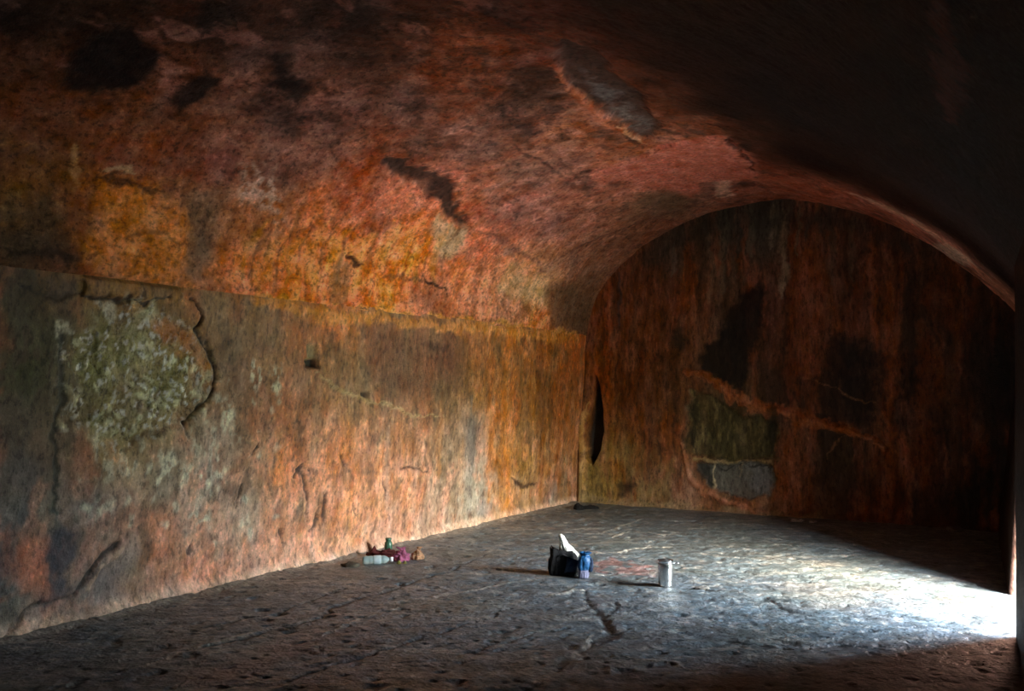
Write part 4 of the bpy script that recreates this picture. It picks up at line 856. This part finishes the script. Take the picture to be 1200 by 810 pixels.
# ---- offerings left at the foot of the left wall
def build_offerings():
    # lying bottle
    p0 = PXY(424.5, 662); p1 = PXY(461, 660.5); d = p1 - p0; L = float(np.hypot(*d)); ang = math.atan2(d[1], d[0])
    t = thing('plastic_bottle', 'clear bluish plastic bottle with white cap lying at foot of wall', 'bottle', (p0[0], p0[1], 0), ang)
    r = .031
    prof = [(.012, 0), (.024, .002), (.030, .010), (r, .02), (r, .045), (.029, .050), (r, .055), (r, .075), (.029, .08), (r, .085), (r, .15), (.029, .155), (r, .16), (.030, .175), (.024, .192), (.016, .203), (.0125, .208), (.0125, .214), (.015, .215), (.015, .218), (.0125, .219), (.0125, .224)]
    k = (L - .02) / .224
    def lay(pr, n=44):
        V, Fc = lathe([(a, b * k) for a, b in pr], n); V = np.array(V); return np.c_[V[:, 2], V[:, 0], V[:, 1] + r], Fc
    mesh_obj('body', *lay(prof), M_PET, t)
    mesh_obj('wrapper', *lay([(r + .0008, .09), (r + .0014, .092), (r + .0014, .142), (r + .0008, .145)]), M_LABEL, t)
    mesh_obj('cap', *lay([(.012, .2215), (.0165, .222), (.0172, .226), (.0172, .241), (.0155, .244), (.008, .2445)]), M_CAP, t)
    # maroon cloth heap with a peaked fold
    t = thing('maroon_cloth', 'dark maroon cloth heap against wall behind the lying bottle', 'cloth', PXY(450, 652), YAW)
    V, Fc = lump(.100, .045, .036, 5, .5, 44, 24, freq=3.2); mesh_obj('folded_cloth', V, Fc, M_MAROON, t)
    lv = smooth_levels([(.0, .030, .026, -.082, -.004, 0), (.02, .030, .024, -.080, -.004, 0), (.045, .018, .016, -.076, -.002, 0), (.066, .009, .008, -.074, 0, 0), (.078, .002, .002, -.073, 0, 0)])
    mesh_obj('peaked_fold', *loft(sack(lv, seed=61, fold=.3, n=36, p=.9)), M_MAROON, t)
    # green jar behind
    t = thing('green_jar', 'tiny green jar standing against the wall behind the maroon cloth', 'jar', PXY(455, 649.5), YAW)
    mesh_obj('body', *lathe([(.022, 0), (.027, .003), (.029, .02), (.030, .06), (.029, .088), (.022, .098), (.020, .104), (.0225, .106), (.0225, .112), (.019, .112)], 40), M_GREEN, t)
    mesh_obj('lid', *lathe([(.0235, .108), (.0245, .110), (.0245, .121), (.022, .124), (.01, .1245)], 40), M_GREEN, t)
    # pink bundle
    t = thing('pink_bundle', 'knotted magenta pink cloth bundle right of the lying bottle', 'bundle', PXY(470, 657), YAW)
    V, Fc = lump(.062, .050, .052, 12, .30, 52, 30, freq=3.4); mesh_obj('wrapped_cloth', V, Fc, M_PINK, t)
    for i, (ax, sd) in enumerate([(-.4, 71), (.3, 73)]):
        lv = smooth_levels([(.080, .010, .008, 0, 0, 0), (.090, .012, .008, .018 * ax * 2, 0, 0), (.097, .014, .007, .034 * ax * 2, 0, 0), (.100, .006, .004, .042 * ax * 2, 0, 0)])
        mesh_obj('knot_end', *loft(sack(lv, seed=sd, fold=.3, n=30, p=.9)), M_PINK, t)
    V, Fc = lump(.013, .012, .010, 77, .3, 20, 12); V[:, 2] += .080; mesh_obj('knot', V, Fc, M_PINK, t)
    # small tan pouch, tied
    t = thing('tan_pouch', 'small lumpy tan cloth pouch at the right end of the offerings', 'pouch', PXY(489.5, 655.5), YAW)
    V, Fc = lump(.046, .042, .046, 83, .30, 44, 26, freq=3); mesh_obj('body', V, Fc, M_TAN, t)
    lv = smooth_levels([(.062, .012, .010, .006, 0, 0), (.074, .009, .008, .008, 0, 0), (.082, .014, .011, .010, 0, 0), (.092, .020, .013, .013, 0, 0), (.093, .012, .008, .013, 0, 0)])
    mesh_obj('gathered_neck', *loft(sack(lv, seed=85, fold=.3, n=36, p=.9)), M_TAN, t)
    q = np.linspace(0, 2 * np.pi, 30)
    mesh_obj('tie', *tube(np.c_[.008 + .0115 * np.cos(q), .010 * np.sin(q), .074 + .001 * np.sin(3 * q)], .002, 8), M_MAROON, t)
    # yellow-green flowers in front
    for i, (x, y, s, lab) in enumerate([(467.5, 661.5, 1.0, 'left one of two yellow flower heads on floor before the pink bundle'), (474.5, 661.2, .8, 'right one of two yellow flower heads on floor before the pink bundle')]):
        t = thing('marigold', lab, 'flower', PXY(x, y), i * .7, 'loose yellow flower heads')
        V = []; Fc = []
        for ring, (nr, rr, zz, tilt) in enumerate([(12, .021, .006, .006), (10, .015, .012, .010), (7, .009, .018, .010)]):
            for k in range(nr):
                a = 2 * math.pi * (k + ring * .4) / nr; c, sn = math.cos(a), math.sin(a); b = len(V); w_ = .0055
                for (u, v, z) in [(.002, 0, zz - .006), (rr * .6, w_, zz), (rr, .003, zz + tilt), (rr, -.003, zz + tilt), (rr * .6, -w_, zz)]:
                    V.append(((c * u - sn * v) * s, (sn * u + c * v) * s, z * s))
                for (u, v, z) in [(.002, 0, zz - .008), (rr * .6, w_, zz - .003), (rr, .003, zz + tilt - .002), (rr, -.003, zz + tilt - .002), (rr * .6, -w_, zz - .003)]:
                    V.append(((c * u - sn * v) * s, (sn * u + c * v) * s, max(0, z) * s))
                Fc += [(b, b + 1, b + 2, b + 3, b + 4), (b + 9, b + 8, b + 7, b + 6, b + 5)] + [(b + e, b + 5 + e, b + 5 + (e + 1) % 5, b + (e + 1) % 5) for e in range(5)]
        mesh_obj('petals', V, Fc, M_YELLOW, t)
        V, Fc = lathe([(.004 * s, 0), (.009 * s, .003 * s), (.008 * s, .012 * s), (.004 * s, .018 * s)], 14); mesh_obj('calyx', V, Fc, M_GREEN, t)
build_offerings()

# ---- loose stones
def stone(px, py, rx, ry, rz, seed, m, label, rough=.3, rot=0.0, dz=-.004):
    V, Fc = lump(rx, ry, rz, seed, rough, 30, 18, freq=1.8)
    o = mesh_obj('stone', V, Fc, m); x, y = PXY(px, py); o.location = (float(x), float(y), dz); o.rotation_euler = (0, 0, YAW + rot)
    return tag(o, label, 'stone')
stone(411, 664, .068, .034, .026, 101, M_STONE_BROWN, 'flat brown stone at foot of the left wall beside the lying bottle')
stone(678.5, 597.5, .050, .045, .050, 103, M_STONE_DARK, 'black upright stone in the far floor corner, left of the flatter one')
stone(691.5, 596.5, .085, .040, .032, 104, M_STONE_DARK, 'black flat stone in the far floor corner, right of the upright one')
stone(934, 612, .060, .04, .028, 105, M_STONE_PALE, 'small pale stone at foot of end wall where sunlit floor begins')
stone(952, 612, .035, .03, .018, 106, M_STONE_PALE, 'smallest pale stone at foot of end wall, right of the larger one')
stone(1120, 623, .075, .04, .035, 107, M_STONE_GREY, 'grey stone in deep shade at foot of end wall near the doorway')
stone(822, 690, .050, .026, .014, 108, M_STONE_GREY, 'flat dark chip of stone on floor just right of the steel jar')
for (x, y, r) in [(780, 687, .10), (661, 673, .2), (685.5, 677, .1), (443, 660, .26), (470, 657, .14), (411, 664, .1), (480, 657, .14), (450, 652, .18)]:
    q = PXY(x, y); REST.append((float(q[0]), float(q[1]), r))
build_left(); build_end(); build_vault(); build_right(); build_floor(); build_near()
# ------------------------------------------------------------------ outside the doorway
def build_outside():
    xs = np.linspace(0.62, 22, 90); ys = np.linspace(-16, 28, 120)
    U, V = np.meshgrid(xs, ys, indexing='ij')
    Z = -0.03 - 0.02 * (U - .6) + .05 * fbm(U * .5, V * .5, 4, 5) * sstep(.8, 3, U) + 5.5 * sstep(9, 20, U) * (0.8 + .25 * fbm(U * .3, V * .25, 4, 6))
    S = Surf(U, V, at_floor, 99); S.col[:] = lin((150, 142, 125)); g = sstep(5, 9, U + 1.5 * fbm(U, V, 3, 4))
    S.mix(g, (86, 102, 48)); S.rough[:] = .8
    grid_mesh('outside_ground', np.stack([U, V, Z], -1), M_GROUND, S, flip=False)
def build_rock_mass():
    # outer faces of the boulder, unseen, added to block light leaks; doorway left open
    xf, x0, y0, y1, z0, z1 = .60, -7.0, -5.0, 13.0, -.6, 6.5
    top = DOOR_H + .045; a0 = DOOR_Y0 - .042; b0 = DOOR_Y1 + .042; a1 = a0 + .07; b1 = b0 - .07
    V = [(xf, y0, z0), (xf, a0, z0), (xf, b0, z0), (xf, y1, z0), (xf, y0, z1), (xf, a1, z1), (xf, b1, z1), (xf, y1, z1), (xf, a1, top), (xf, b1, top), (xf, a0, -.05), (xf, b0, -.05),
         (x0, y0, z0), (x0, y1, z0), (x0, y0, z1), (x0, y1, z1)]
    Fc = [(0, 1, 10, 8, 5, 4), (3, 7, 6, 9, 11, 2), (8, 9, 6, 5), (1, 2, 11, 10), (12, 14, 15, 13), (4, 14, 12, 0), (7, 3, 13, 15), (4, 5, 6, 7, 15, 14), (0, 12, 13, 3, 2, 1)]
    o = mesh_obj('rock_mass', V, Fc, mat('outer_granite', (120, 110, 98), .85, noise=.3, nscale=4, bump=.6, bscale=6), None, False); o['kind'] = 'structure'
build_rock_mass()
M_GROUND = rock_material('sunlit_ground', var=.3, bump=.3)
build_outside()
